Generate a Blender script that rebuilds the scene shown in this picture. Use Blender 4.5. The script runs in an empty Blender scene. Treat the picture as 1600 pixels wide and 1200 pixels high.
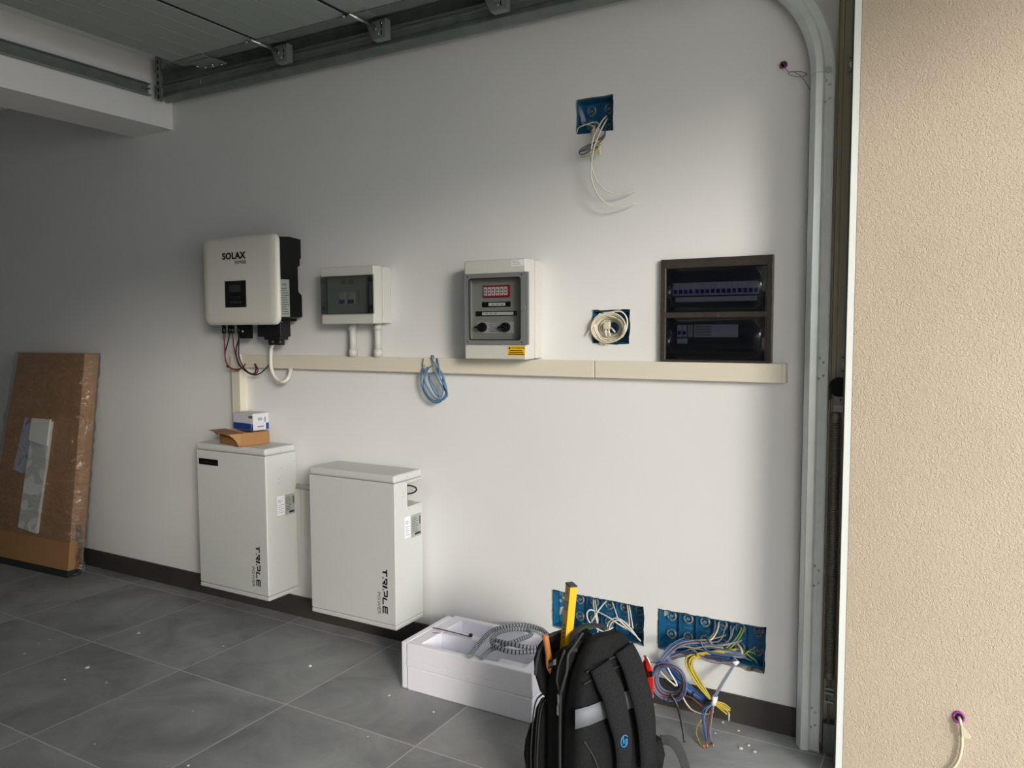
import bpy, bmesh, math, random
from mathutils import Vector, Matrix
C = bpy.context.scene.collection
scn = bpy.context.scene

# ------------------------------------------------------------------ camera
cam = bpy.data.objects.new('camera', bpy.data.cameras.new('camera'))
C.objects.link(cam); scn.camera = cam
cam.data.sensor_fit = 'HORIZONTAL'; cam.data.sensor_width = 36.0
cam.data.lens = 36.0 * 1218.14 / 1600.0
yaw, pitch, roll = 0.5192, 0.0701, -0.0042
d = Vector((-math.sin(yaw)*math.cos(pitch), math.cos(yaw)*math.cos(pitch), -math.sin(pitch)))
r = d.cross(Vector((0, 0, 1))).normalized(); u = r.cross(d)
r2 = math.cos(roll)*r + math.sin(roll)*u; u2 = -math.sin(roll)*r + math.cos(roll)*u
cam.matrix_world = Matrix(((r2.x, u2.x, -d.x, 3.8698), (r2.y, u2.y, -d.y, -2.7288), (r2.z, u2.z, -d.z, 1.4006), (0, 0, 0, 1)))
cam.data.clip_start = 0.02

# ------------------------------------------------------------------ light
scn.view_settings.view_transform = 'Standard'; scn.view_settings.look = 'None'
scn.view_settings.gamma = 1.0; scn.view_settings.use_curve_mapping = False
scn.view_settings.exposure = 0.0
w = bpy.data.worlds.new('sky'); scn.world = w; w.use_nodes = True
bg = w.node_tree.nodes['Background']
bg.inputs[0].default_value = (0.95, 0.965, 0.95, 1); bg.inputs[1].default_value = 3.9
sun = bpy.data.objects.new('sun', bpy.data.lights.new('sun', 'SUN')); C.objects.link(sun)
sun.data.energy = 2.25; sun.data.angle = math.radians(12); sun.data.color = (1.0, 0.91, 0.79)
sdir = Vector((-1.0, 0.78, -0.285)).normalized()
sun.rotation_euler = sdir.to_track_quat('-Z', 'Y').to_euler()
sun.location = (8, -5, 4)

rnd = random.Random(7)
# ------------------------------------------------------------------ materials
def lin(h):
    c = [int(h[i:i+2], 16)/255 for i in (0, 2, 4)]
    return tuple(x/12.92 if x <= .04045 else ((x+.055)/1.055)**2.4 for x in c) + (1,)
def mat(name, hexc, rough=.6, metal=0., var=0., scale=30., bump=0., bscale=200., spec=.5, coat=0., hex2=None, sharp=None, det=4):
    m = bpy.data.materials.new(name); m.use_nodes = True
    nt = m.node_tree; b = nt.nodes['Principled BSDF']
    b.inputs['Base Color'].default_value = lin(hexc)
    b.inputs['Roughness'].default_value = rough; b.inputs['Metallic'].default_value = metal
    b.inputs['Specular IOR Level'].default_value = spec
    if coat: b.inputs['Coat Weight'].default_value = coat
    tc = nt.nodes.new('ShaderNodeTexCoord')
    if var or hex2:
        n = nt.nodes.new('ShaderNodeTexNoise'); n.inputs['Scale'].default_value = scale; n.inputs['Detail'].default_value = det
        nt.links.new(tc.outputs['Object'], n.inputs['Vector'])
        rp = nt.nodes.new('ShaderNodeValToRGB')
        c = lin(hexc); c2 = lin(hex2) if hex2 else tuple(min(1, x*(1+var)) for x in c[:3])+(1,)
        c1 = c if hex2 else tuple(x*(1-var) for x in c[:3])+(1,)
        a, bb = sharp if sharp else (.3, .7)
        rp.color_ramp.elements[0].position = a; rp.color_ramp.elements[1].position = bb
        rp.color_ramp.elements[0].color = c1; rp.color_ramp.elements[1].color = c2
        nt.links.new(n.outputs['Fac'], rp.inputs[0]); nt.links.new(rp.outputs[0], b.inputs['Base Color'])
    if bump:
        n2 = nt.nodes.new('ShaderNodeTexNoise'); n2.inputs['Scale'].default_value = bscale; n2.inputs['Detail'].default_value = 3
        nt.links.new(tc.outputs['Object'], n2.inputs['Vector'])
        bp = nt.nodes.new('ShaderNodeBump'); bp.inputs['Strength'].default_value = bump; bp.inputs['Distance'].default_value = .002
        nt.links.new(n2.outputs['Fac'], bp.inputs['Height']); nt.links.new(bp.outputs[0], b.inputs['Normal'])
    return m
def glassy(name, tint, gloss=.12, rough=.05):
    m = bpy.data.materials.new(name); m.use_nodes = True; nt = m.node_tree; nt.nodes.clear()
    o = nt.nodes.new('ShaderNodeOutputMaterial'); t = nt.nodes.new('ShaderNodeBsdfTransparent'); g = nt.nodes.new('ShaderNodeBsdfGlossy')
    t.inputs[0].default_value = tint; g.inputs['Roughness'].default_value = rough; g.inputs['Color'].default_value = (.8, .8, .8, 1)
    fr = nt.nodes.new('ShaderNodeFresnel'); fr.inputs[0].default_value = 1.45
    mx = nt.nodes.new('ShaderNodeMixShader'); mu = nt.nodes.new('ShaderNodeMath'); mu.operation = 'MULTIPLY'; mu.inputs[1].default_value = gloss*8
    nt.links.new(fr.outputs[0], mu.inputs[0]); nt.links.new(mu.outputs[0], mx.inputs[0])
    nt.links.new(t.outputs[0], mx.inputs[1]); nt.links.new(g.outputs[0], mx.inputs[2]); nt.links.new(mx.outputs[0], o.inputs[0])
    return m
M = {}
M['plaster'] = mat('white_plaster', 'e2e3e4', .95, var=.015, scale=2.5, bump=.12, bscale=120, spec=.2)
M['beam'] = M['plaster']
M['skirt'] = mat('dark_skirting_tile', '3d3a38', .6, var=.1, scale=6, spec=.3)
M['grout'] = mat('grout', '6f6b66', .9)
M['white_abs'] = mat('white_powder_coat', 'c6c9c8', .42, var=.01, bump=.03, bscale=900)
M['shell'] = mat('inverter_white', 'dfddd6', .35, spec=.4)
M['black'] = mat('black_metal', '0d0f10', .5, var=.15, scale=60, spec=.3)
M['black_gloss'] = mat('black_gloss', '08090a', .15)
M['black_plastic'] = mat('black_plastic', '121315', .45)
M['seam'] = mat('seam_grey', '8c8d89', .8)
M['ink'] = mat('black_ink', '101112', .5)
M['ink_grey'] = mat('grey_ink', '5b5c5c', .6)
M['lcd'] = mat('lcd_grey', '30363a', .15)
M['label'] = mat('white_label', 'e8eaf5', .4)
M['label_grey'] = mat('silver_label', '9aa39e', .4, var=.25, scale=300)
M['enclosure'] = mat('grey_enclosure', 'c9c9c4', .45, spec=.4)
M['enclosure_in'] = mat('enclosure_insert', 'a7aba6', .5)
M['smoke'] = glassy('smoked_door', (.80, .82, .80, 1), .08)
M['smoke_light'] = glassy('grey_tinted_door', (.88, .89, .88, 1), .05)
M['smoke_dark'] = glassy('dark_smoked_door', (.56, .57, .605, 1), .06, .12)
M['gasket'] = mat('black_gasket', '151617', .7)
M['grey_frame'] = mat('grey_frame', '74777a', .35)
M['blue_toggle'] = mat('blue_toggle', '1c2f8c', .4)
M['red'] = mat('red_plastic', 'b01f2c', .4)
M['red_paint'] = mat('red_paint', 'd0281f', .3, coat=.4)
M['yellow_label'] = mat('yellow_label', 'e8b820', .5)
M['trunk'] = mat('cream_trunking', 'dcd6c6', .5, spec=.35)
M['cream'] = mat('cream_pvc', 'd6d2c6', .5)
M['duct_white'] = mat('white_duct', 'd9d8d2', .7)
M['conduit'] = mat('light_grey_conduit', 'c3c3bf', .45)
M['unit_frame'] = mat('brown_black_frame', '3b3632', .22, coat=.3, var=.15, scale=40)
M['unit_in'] = mat('unit_dark_insert', '3a3d46', .5)
M['unit_white'] = mat('unit_white_module', 'c3c6d4', .5)
M['galv'] = mat('galvanised_steel', 'a9b1b2', .42, metal=.35, var=.06, scale=25, spec=.5)
M['track'] = mat('bright_track_steel', 'e0e6e6', .36, metal=.3, var=.04, scale=25)
M['hinge'] = mat('hinge_steel', '8b9692', .4, metal=.4)
M['galv_dark'] = mat('galvanised_track_steel', '7b8583', .42, metal=.35, var=.12, scale=18)
M['zinc'] = mat('zinc_bolt', 'c6cccc', .25, metal=.95)
M['panel'] = mat('door_panel_grey', '98a39e', .55, var=.02, scale=4)
M['panel_edge'] = mat('door_end_cap_steel', '757d7a', .5, metal=.35)
M['rubber'] = mat('black_rubber', '090909', .8)
M['frame_beige'] = mat('beige_door_frame', 'c2bba6', .5, metal=.1)
M['frame_grey'] = mat('grey_door_seal', '4a5052', .5)
M['frame_white'] = mat('white_frame_edge', 'e6ecea', .4)
M['spring'] = mat('steel_spring', '9a9690', .45, metal=.3)
M['blue_box'] = mat('blue_wall_box', '0e5077', .5, hex2='156590', scale=25)
M['blue_box_plaster'] = mat('plaster_spattered_blue_plastic', '16638f', .7, hex2='b7bdb5', scale=38, sharp=(.50, .60), det=6)
M['knock'] = mat('knockout_blue', '226386', .7, hex2='a8a28c', scale=45, sharp=(.45, .60))
M['rib'] = mat('panel_rib', '8f9793', .6)
M['plaster_edge'] = mat('broken_plaster', 'b9b4a8', .95, var=.2, scale=90, bump=.6, bscale=160)
M['w_white'] = mat('white_cable', 'd9d8cf', .45)
M['w_cream'] = mat('cream_cable', 'd3cbb2', .5)
M['w_blue'] = mat('blue_wire', '2b5288', .45)
M['w_lblue'] = mat('light_blue_wire', '5876a8', .45)
M['w_steel'] = mat('steel_blue_cable', '4c789c', .4)
M['w_lilac'] = mat('grey_lilac_wire', '878ba0', .5)
M['w_yellow'] = mat('yellow_wire', 'b8a63c', .45)
M['w_green'] = mat('yellow_green_wire', '8a9c34', .45)
M['w_dgreen'] = mat('green_tape', '1f7f45', .5)
M['w_brown'] = mat('brown_wire', '6b4034', .5)
M['w_red'] = mat('red_solar_cable', '7d2226', .5)
M['w_black'] = mat('black_cable', '131213', .5)
M['w_grey'] = mat('grey_wire', '7d8084', .5)
M['copper'] = mat('copper', 'b5714d', .35, metal=.7)
M['card'] = mat('brown_cardboard', '9c7249', .85, var=.07, scale=9, bump=.1, bscale=60)
M['card_in'] = mat('cardboard_edge', 'a8804f', .85)
M['carton'] = mat('wrapped_carton_board', 'ae8256', .8, var=.10, scale=5, bump=.15, bscale=20)
M['styro'] = mat('white_polystyrene', 'd6dad4', .9, bump=.3, bscale=300)
M['paper'] = mat('printed_paper', 'c3c6dd', .8, hex2='6a6f96', scale=22, sharp=(.55, .68))
M['foam'] = mat('pale_lilac_foam', 'f3f3fd', .85, var=.01, bump=.25, bscale=500)
M['spiral'] = mat('grey_spiral_wrap', '9aa0a6', .45)
M['spiral_dark'] = mat('dark_gap', '26282b', .7)
M['box_white'] = mat('white_carton', 'cfd0da', .6)
M['box_blue'] = mat('blue_print', '173f8c', .5)
M['fabric'] = mat('black_nylon', '191a1c', .9, var=.25, scale=90, bump=.5, bscale=700, spec=.2)
M['fabric2'] = mat('black_mesh_fabric', '202124', .9, var=.35, scale=220, bump=.7, bscale=900, spec=.2)
M['fabric_dark'] = mat('black_lining', '0b0b0c', .95)
M['band'] = mat('grey_band', '70757c', .6)
M['webbing'] = mat('dark_webbing', '2f3133', .85, bump=.4, bscale=900)
M['logo_blue'] = mat('blue_stitching', '2d8fc9', .5)
M['level'] = mat('yellow_paint', 'e0b21c', .35, var=.05, scale=20)
M['level_dark'] = mat('dark_end_cap', '4a463c', .6)
M['wood'] = mat('varnished_wood', 'b0713c', .45, var=.15, scale=14)
M['purple'] = mat('purple_conduit', '9a3f96', .5)
M['crumb'] = mat('plaster_crumb_white', 'd8d8d4', .9)
M['green_soft'] = mat('dark_green_foam', '1c2a2a', .8)

# film: crinkled clear plastic
def film_mat():
    m = bpy.data.materials.new('clear_stretch_film'); m.use_nodes = True; nt = m.node_tree; nt.nodes.clear()
    o = nt.nodes.new('ShaderNodeOutputMaterial'); t = nt.nodes.new('ShaderNodeBsdfTransparent'); g = nt.nodes.new('ShaderNodeBsdfGlossy')
    g.inputs['Roughness'].default_value = .14; t.inputs[0].default_value = (.95, .95, .95, 1)
    tc = nt.nodes.new('ShaderNodeTexCoord'); n = nt.nodes.new('ShaderNodeTexNoise'); n.inputs['Scale'].default_value = 9; n.inputs['Detail'].default_value = 5; n.inputs['Distortion'].default_value = 1.5
    mp = nt.nodes.new('ShaderNodeMapping'); mp.inputs['Scale'].default_value = (1, 1, 1.8)
    b = nt.nodes.new('ShaderNodeBump'); b.inputs['Strength'].default_value = 1; b.inputs['Distance'].default_value = .05
    mx = nt.nodes.new('ShaderNodeMixShader'); mx.inputs[0].default_value = .20
    L = nt.links.new
    L(tc.outputs['Object'], mp.inputs[0]); L(mp.outputs[0], n.inputs['Vector']); L(n.outputs['Fac'], b.inputs['Height']); L(b.outputs[0], g.inputs['Normal'])
    L(t.outputs[0], mx.inputs[1]); L(g.outputs[0], mx.inputs[2]); L(mx.outputs[0], o.inputs[0])
    return m
M['film'] = film_mat()

def floor_mat():
    m = bpy.data.materials.new('grey_stone_tile'); m.use_nodes = True; nt = m.node_tree; b = nt.nodes['Principled BSDF']
    N = nt.nodes.new; L = nt.links.new
    tc = N('ShaderNodeTexCoord'); sep = N('ShaderNodeSeparateXYZ'); L(tc.outputs['Object'], sep.inputs[0])
    T = .603
    def grid(sock, off):
        a = N('ShaderNodeMath'); a.operation = 'ADD'; a.inputs[1].default_value = off + 100*T; L(sock, a.inputs[0])
        dv = N('ShaderNodeMath'); dv.operation = 'DIVIDE'; dv.inputs[1].default_value = T; L(a.outputs[0], dv.inputs[0])
        fr = N('ShaderNodeMath'); fr.operation = 'FRACT'; L(dv.outputs[0], fr.inputs[0])
        fl = N('ShaderNodeMath'); fl.operation = 'FLOOR'; L(dv.outputs[0], fl.inputs[0])
        s = N('ShaderNodeMath'); s.operation = 'SUBTRACT'; s.inputs[1].default_value = .5; L(fr.outputs[0], s.inputs[0])
        ab = N('ShaderNodeMath'); ab.operation = 'ABSOLUTE'; L(s.outputs[0], ab.inputs[0])
        g = N('ShaderNodeMath'); g.operation = 'GREATER_THAN'; g.inputs[1].default_value = .5-.0026/T; L(ab.outputs[0], g.inputs[0])
        return g.outputs[0], fl.outputs[0]
    gx, fx = grid(sep.outputs[0], 0.0); gy, fy = grid(sep.outputs[1], .4034)
    mx = N('ShaderNodeMath'); mx.operation = 'MAXIMUM'; L(gx, mx.inputs[0]); L(gy, mx.inputs[1])
    cmb = N('ShaderNodeCombineXYZ'); L(fx, cmb.inputs[0]); L(fy, cmb.inputs[1])
    wn = N('ShaderNodeTexWhiteNoise'); L(cmb.outputs[0], wn.inputs['Vector'])
    sc = N('ShaderNodeVectorMath'); sc.operation = 'SCALE'; sc.inputs['Scale'].default_value = 37; L(wn.outputs['Color'], sc.inputs[0])
    ad = N('ShaderNodeVectorMath'); ad.operation = 'ADD'; L(tc.outputs['Object'], ad.inputs[0]); L(sc.outputs[0], ad.inputs[1])
    n = N('ShaderNodeTexNoise'); n.inputs['Scale'].default_value = 3.2; n.inputs['Detail'].default_value = 7; n.inputs['Roughness'].default_value = .6; n.inputs['Distortion'].default_value = .6; L(ad.outputs[0], n.inputs['Vector'])
    rp = N('ShaderNodeValToRGB'); rp.color_ramp.elements[0].position = .3; rp.color_ramp.elements[1].position = .75
    rp.color_ramp.elements[0].color = lin('7c7e81'); rp.color_ramp.elements[1].color = lin('abaeaf'); L(n.outputs['Fac'], rp.inputs[0])
    # dried plaster dust smears
    n3 = N('ShaderNodeTexNoise'); n3.inputs['Scale'].default_value = 6; n3.inputs['Detail'].default_value = 9; n3.inputs['Roughness'].default_value = .75; n3.inputs['Distortion'].default_value = 2; L(tc.outputs['Object'], n3.inputs['Vector'])
    r3 = N('ShaderNodeValToRGB'); r3.color_ramp.elements[0].position = .58; r3.color_ramp.elements[1].position = .78
    r3.color_ramp.elements[1].color = (.35, .35, .35, 1); L(n3.outputs['Fac'], r3.inputs[0])
    m1 = N('ShaderNodeMixRGB'); m1.inputs[2].default_value = lin('b8b8b5'); L(r3.outputs[0], m1.inputs[0]); L(rp.outputs[0], m1.inputs[1])
    m2 = N('ShaderNodeMixRGB'); m2.inputs[2].default_value = lin('c4c2be'); L(mx.outputs[0], m2.inputs[0]); L(m1.outputs[0], m2.inputs[1])
    L(m2.outputs[0], b.inputs['Base Color'])
    b.inputs['Roughness'].default_value = .55; b.inputs['Specular IOR Level'].default_value = .35
    bu = N('ShaderNodeBump'); bu.inputs['Strength'].default_value = .15; bu.inputs['Distance'].default_value = .002; bu.invert = True
    L(mx.outputs[0], bu.inputs['Height']); L(bu.outputs[0], b.inputs['Normal'])
    return m
def stucco_mat():
    m = bpy.data.materials.new('beige_stucco'); m.use_nodes = True; nt = m.node_tree; b = nt.nodes['Principled BSDF']
    N = nt.nodes.new; L = nt.links.new
    tc = N('ShaderNodeTexCoord')
    n = N('ShaderNodeTexNoise'); n.inputs['Scale'].default_value = 3; n.inputs['Detail'].default_value = 3; L(tc.outputs['Object'], n.inputs['Vector'])
    rp = N('ShaderNodeValToRGB'); rp.color_ramp.elements[0].color = lin('bbad9b'); rp.color_ramp.elements[1].color = lin('c6b9a8'); L(n.outputs['Fac'], rp.inputs[0]); L(rp.outputs[0], b.inputs['Base Color'])
    n1 = N('ShaderNodeTexNoise'); n1.inputs['Scale'].default_value = 150; n1.inputs['Detail'].default_value = 3; n1.inputs['Distortion'].default_value = 1.2; L(tc.outputs['Object'], n1.inputs['Vector'])
    bu = N('ShaderNodeBump'); bu.inputs['Strength'].default_value = .9; bu.inputs['Distance'].default_value = .004
    L(n1.outputs['Fac'], bu.inputs['Height']); L(bu.outputs[0], b.inputs['Normal'])
    b.inputs['Roughness'].default_value = .95; b.inputs['Specular IOR Level'].default_value = .1
    return m
M['floor'] = floor_mat(); M['stucco'] = stucco_mat()
M['paving'] = mat('pale_concrete_paving', 'a8a39a', .9, var=.08, scale=4)

# ------------------------------------------------------------------ mesh helpers
class MB:
    def __init__(s): s.bm = bmesh.new(); s.mi = 0
    def box(s, a, b, bev=0., seg=2, rot=None, piv=None):
        a, b = Vector(a), Vector(b); lo = Vector([min(x, y) for x, y in zip(a, b)]); hi = Vector([max(x, y) for x, y in zip(a, b)])
        c = (lo+hi)/2; sz = hi-lo
        mt = Matrix.Translation(c) @ Matrix.Diagonal((*sz, 1))
        if rot is not None:
            p = Vector(piv) if piv is not None else c
            mt = Matrix.Translation(p) @ rot.to_4x4() @ Matrix.Translation(-p) @ mt
        g = bmesh.ops.create_cube(s.bm, size=1, matrix=mt)
        s._f(g['verts'], bev, seg); return s
    def _f(s, vs, bev=0, seg=2):
        fs = {f for v in vs for f in v.link_faces}
        for f in fs: f.material_index = s.mi
        if bev:
            es = {e for f in fs for e in f.edges}
            bmesh.ops.bevel(s.bm, geom=list(es), offset=bev, segments=seg, affect='EDGES', profile=.5, material=-1)
    def prism(s, pts, vec, bev=0., seg=2):
        vec = Vector(vec); n = len(pts)
        A = [s.bm.verts.new(Vector(p)) for p in pts]; B = [s.bm.verts.new(Vector(p)+vec) for p in pts]
        fs = [s.bm.faces.new(A), s.bm.faces.new(list(reversed(B)))]
        for i in range(n):
            j = (i+1) % n; fs.append(s.bm.faces.new((A[j], A[i], B[i], B[j])))
        for f in fs: f.material_index = s.mi
        bmesh.ops.recalc_face_normals(s.bm, faces=fs)
        if bev: bmesh.ops.bevel(s.bm, geom=list({e for f in fs for e in f.edges}), offset=bev, segments=seg, affect='EDGES', profile=.5, material=-1)
        return s
    def tube(s, pts, r, n=8, cap=True, mi2=None, per=1, flat=1.):
        pts = [Vector(p) for p in pts]; rings = []
        up = None
        for i, p in enumerate(pts):
            t = (pts[min(i+1, len(pts)-1)] - pts[max(i-1, 0)])
            if t.length < 1e-9: t = Vector((0, 0, 1))
            t.normalize()
            if up is None:
                up = t.orthogonal().normalized()
            up = (up - t*up.dot(t))
            if up.length < 1e-6: up = t.orthogonal()
            up.normalize(); sd = t.cross(up)
            rr = r(i/(len(pts)-1)) if callable(r) else r
            rings.append([s.bm.verts.new(p + up*math.cos(2*math.pi*k/n)*rr + sd*math.sin(2*math.pi*k/n)*rr*flat) for k in range(n)])
        for i in range(len(rings)-1):
            for k in range(n):
                f = s.bm.faces.new((rings[i][k], rings[i][(k+1) % n], rings[i+1][(k+1) % n], rings[i+1][k])); f.smooth = True
                f.material_index = mi2 if (mi2 is not None and (i//per) % 3 == 2) else s.mi
        if cap and len(rings) > 1:
            s.bm.faces.new(list(reversed(rings[0]))).material_index = s.mi; s.bm.faces.new(rings[-1]).material_index = s.mi
        return s
    def cyl(s, a, b, r, n=16, r2=None):
        a, b = Vector(a), Vector(b)
        return s.tube([a, b], (lambda t: r+(r2-r)*t) if r2 is not None else r, n)
    def loft(s, rings, close=True, smooth=True, caps=True):
        R = [[s.bm.verts.new(Vector(p)) for p in ring] for ring in rings]; n = len(R[0])
        for i in range(len(R)-1):
            for k in range(n if close else n-1):
                f = s.bm.faces.new((R[i][k], R[i][(k+1) % n], R[i+1][(k+1) % n], R[i+1][k])); f.smooth = smooth; f.material_index = s.mi
        if caps and close:
            s.bm.faces.new(list(reversed(R[0]))).material_index = s.mi; s.bm.faces.new(R[-1]).material_index = s.mi
        return s
    def ribbon(s, pts, nrm, wid, th):
        # strap: centre line pts, face normals nrm, widths; rounded rect section
        rings = []
        for i, p in enumerate(pts):
            p = Vector(p); t = (Vector(pts[min(i+1, len(pts)-1)]) - Vector(pts[max(i-1, 0)])).normalized()
            nn = Vector(nrm[i] if isinstance(nrm, list) else nrm); nn = (nn - t*nn.dot(t)).normalized(); sd = t.cross(nn)
            ww = (wid[i] if isinstance(wid, list) else wid)/2; h = th/2
            rings.append([p+sd*x*ww+nn*y*h for x, y in ((-1, -.4), (-1, .4), (-.9, 1), (.9, 1), (1, .4), (1, -.4), (.9, -1), (-.9, -1))])
        return s.loft(rings)
    def build(s, name, mats, parent=None, smooth=None, origin=None):
        bm = s.bm
        bmesh.ops.recalc_face_normals(bm, faces=bm.faces[:]) if smooth != 'keep' else None
        me = bpy.data.meshes.new(name)
        vs = [v.co.copy() for v in bm.verts]
        lo = Vector([min(v[i] for v in vs) for i in range(3)]); hi = Vector([max(v[i] for v in vs) for i in range(3)])
        c = Vector(origin) if origin is not None else Vector(((lo.x+hi.x)/2, (lo.y+hi.y)/2, lo.z))
        bmesh.ops.translate(bm, verts=bm.verts[:], vec=-c)
        if smooth is True:
            for f in bm.faces: f.smooth = True
        bm.to_mesh(me); bm.free()
        if not isinstance(mats, (list, tuple)): mats = [mats]
        for m in mats: me.materials.append(M[m] if isinstance(m, str) else m)
        o = bpy.data.objects.new(name, me); C.objects.link(o)
        if smooth == 'auto':
            for p in me.polygons: p.use_smooth = True
            try:
                md = o.modifiers.new('ws', 'WEIGHTED_NORMAL'); md.keep_sharp = True
            except Exception: pass
        if parent is not None:
            o.parent = parent; o.location = c - wloc(parent)
        else: o.location = c
        return o
def wloc(o):
    v = Vector(o.location)
    while o.parent is not None: o = o.parent; v += Vector(o.location)
    return v
def tag(o, label, cat, group=None, kind=None):
    o['label'] = label; o['category'] = cat
    if group: o['group'] = group
    if kind: o['kind'] = kind
    return o
def thing(name, label, cat, loc, group=None):
    o = bpy.data.objects.new(name, None); C.objects.link(o); o.location = loc; o.empty_display_size = .05
    return tag(o, label, cat, group)
def struct(o): o['kind'] = 'structure'; return o
def bx(name, a, b, m, parent=None, bev=0., seg=2, **k): return MB().box(a, b, bev, seg, **k).build(name, m, parent)
def smooth_path(pts, n=8):
    P = [Vector(p) for p in pts]
    if len(P) < 3: return P
    P = [P[0]*2-P[1]] + P + [P[-1]*2-P[-2]]; out = []
    for i in range(1, len(P)-2):
        a, b, c, dd = P[i-1:i+3]
        for k in range(n):
            t = k/n
            out.append(.5*((2*b)+(c-a)*t+(2*a-5*b+4*c-dd)*t*t+(3*b-a-3*c+dd)*t**3))
    out.append(P[-2]); return out
def wire(name, pts, r, m, parent=None, n=8, seg=8):
    return MB().tube(smooth_path(pts, n), r, seg).build(name, m, parent)
def text(name, s, size, loc, m, parent, xdir=(1, 0, 0), ydir=(0, 0, 1), sx=1., ext=.0004, bold=0., space=1., align='LEFT'):
    cu = bpy.data.curves.new(name, 'FONT'); cu.body = s; cu.size = size; cu.extrude = ext; cu.offset = bold; cu.space_character = space
    cu.align_x = align; cu.resolution_u = 3
    to = bpy.data.objects.new('tmp', cu); C.objects.link(to)
    dg = bpy.context.evaluated_depsgraph_get(); me = bpy.data.meshes.new_from_object(to.evaluated_get(dg))
    bpy.data.objects.remove(to); bpy.data.curves.remove(cu)
    X_, Y_ = Vector(xdir).normalized(), Vector(ydir).normalized(); Z_ = X_.cross(Y_)
    for v in me.vertices:
        p = v.co.copy(); v.co = X_*p.x*sx + Y_*p.y + Z_*p.z
    me.name = name; me.materials.clear(); me.materials.append(M[m])
    o = bpy.data.objects.new(name, me); C.objects.link(o)
    if parent is not None: o.parent = parent; o.location = Vector(loc)-wloc(parent)
    else: o.location = loc
    return o

# ================================================================== STRUCTURE
HOLES = {'top': (2.596, 2.740, 2.134, 2.257), 'small': (2.664, 2.809, 1.347, 1.467), 'bl': (2.492, 2.872, .212, .356), 'br': (2.934, 3.316, .213, .358)}
def ragged(x0, x1, z0, z1, j, seed, step=.012):
    q = random.Random(seed); out = []
    def side(a, b):
        L = (Vector(b)-Vector(a)).length; n = max(2, int(L/step))
        for i in range(n):
            t = i/n; p = Vector(a).lerp(Vector(b), t); out.append([p.x, p.y])
    side((x0, z0), (x1, z0)); side((x1, z0), (x1, z1)); side((x1, z1), (x0, z1)); side((x0, z1), (x0, z0))
    cx, cz = (x0+x1)/2, (z0+z1)/2; prev = 0
    for p in out:
        prev = .55*prev+.45*q.uniform(0, j)*2; e = max(.0006, prev)
        if abs(p[0]-x0) < 1e-6: p[0] -= e
        elif abs(p[0]-x1) < 1e-6: p[0] += e
        if abs(p[1]-z0) < 1e-6: p[1] -= e
        elif abs(p[1]-z1) < 1e-6: p[1] += e
    return out
CONT = {k: ragged(*v, {'bl': .0042, 'br': .0045, 'top': .0032, 'small': .0042}[k], i+3) for i, (k, v) in enumerate(HOLES.items())}
for p in CONT['br']:
    if p[0] > 3.18 and p[1] < .225: p[1] -= .006 + rnd.uniform(0, .003)
    if p[0] > 3.25 and p[1] < .225: p[1] -= .006
b = MB(); bm = b.bm
XL, XR, ZT = -5.0, 3.62, 2.77
edges = []
def loop(pts, y):
    vs = [bm.verts.new((x, y, z)) for x, z in pts]
    return vs, [bm.edges.new((vs[i], vs[(i+1) % len(vs)])) for i in range(len(vs))]
ov, oe = loop([(XL, 0), (XR, 0), (XR, ZT), (XL, ZT)], 0.)
edges += oe; hv = []
for k in CONT:
    v, e = loop(CONT[k], 0.); hv.append(v); edges += e
bmesh.ops.triangle_fill(bm, use_beauty=True, edges=edges, normal=(0, -1, 0))
for v in hv:
    back = [bm.verts.new((p.co.x, .07, p.co.z)) for p in v]
    n = len(v)
    for i in range(n): bm.faces.new((v[i], v[(i+1) % n], back[(i+1) % n], back[i])).material_index = 1
    bm.faces.new(back).material_index = 1
for a_, c_ in (((XL, .075, 0), (XR, .2, ZT)),): b.box(a_, c_)
struct(b.build('wall_back', ['plaster', 'plaster_edge']))
struct(bx('floor', (-5.0, -5.6, -.1), (3.62, .2, 0), 'floor'))
struct(bx('floor_driveway', (3.62, -16, -.12), (20, 6, -.015), 'paving'))
struct(bx('wall_left', (-5.2, -5.6, 0), (-5.0, .2, 2.77), 'plaster'))
struct(bx('wall_front', (-5.2, -5.8, 0), (3.62, -5.6, 2.77), 'plaster'))
struct(bx('ceiling', (-5.2, -5.8, 2.77), (3.62, .2, 2.9), 'plaster'))
struct(bx('trim_1', (-.035, -5.6, 2.445), (.28, 0, 2.77), 'beam'))
# facade: pier of stucco beside the opening, lintel, far pier, shading porch roof, sun-blocking wall
struct(bx('wall_right', (3.605, -.25, -.015), (5.4, .4, 2.54), 'stucco'))
f_ = MB(); f_.box((3.62, -5.8, -.015), (3.9, -3.45, 2.5)); f_.box((3.62, -5.8, 2.5), (3.9, .4, 2.9)); f_.mi = 1; f_.box((3.60, -5.6, 0), (3.619, -3.45, 2.77)); f_.box((3.608, -3.45, 2.502), (3.619, -.001, 2.77)); struct(f_.build('wall_facade', ['stucco', 'plaster']))
struct(bx('ceiling_porch_shade', (3.9, -6.0, 2.54), (5.2, .4, 2.74), 'plaster'))  # unseen roof, outer edge placed so its shadow cuts across the back wall
struct(bx('wall_sun_block', (5.25, -9.0, -.015), (5.45, -3.8, 1.9), 'stucco'))  # unseen block added outside to keep sun off the back wall's left part
# baseboard tiles along the back wall
b = MB()
x = -4.809
while x < 3.5:
    x1 = min(x+.601, 3.5); b.mi = 0; b.box((x, -.010, .002), (x1-.0, 0, .1013)); x += .603
b.mi = 1; b.box((-5, -.0085, 0), (3.5, 0, .0995))
struct(b.build('baseboard_back', ['skirt', 'grout']))

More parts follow.
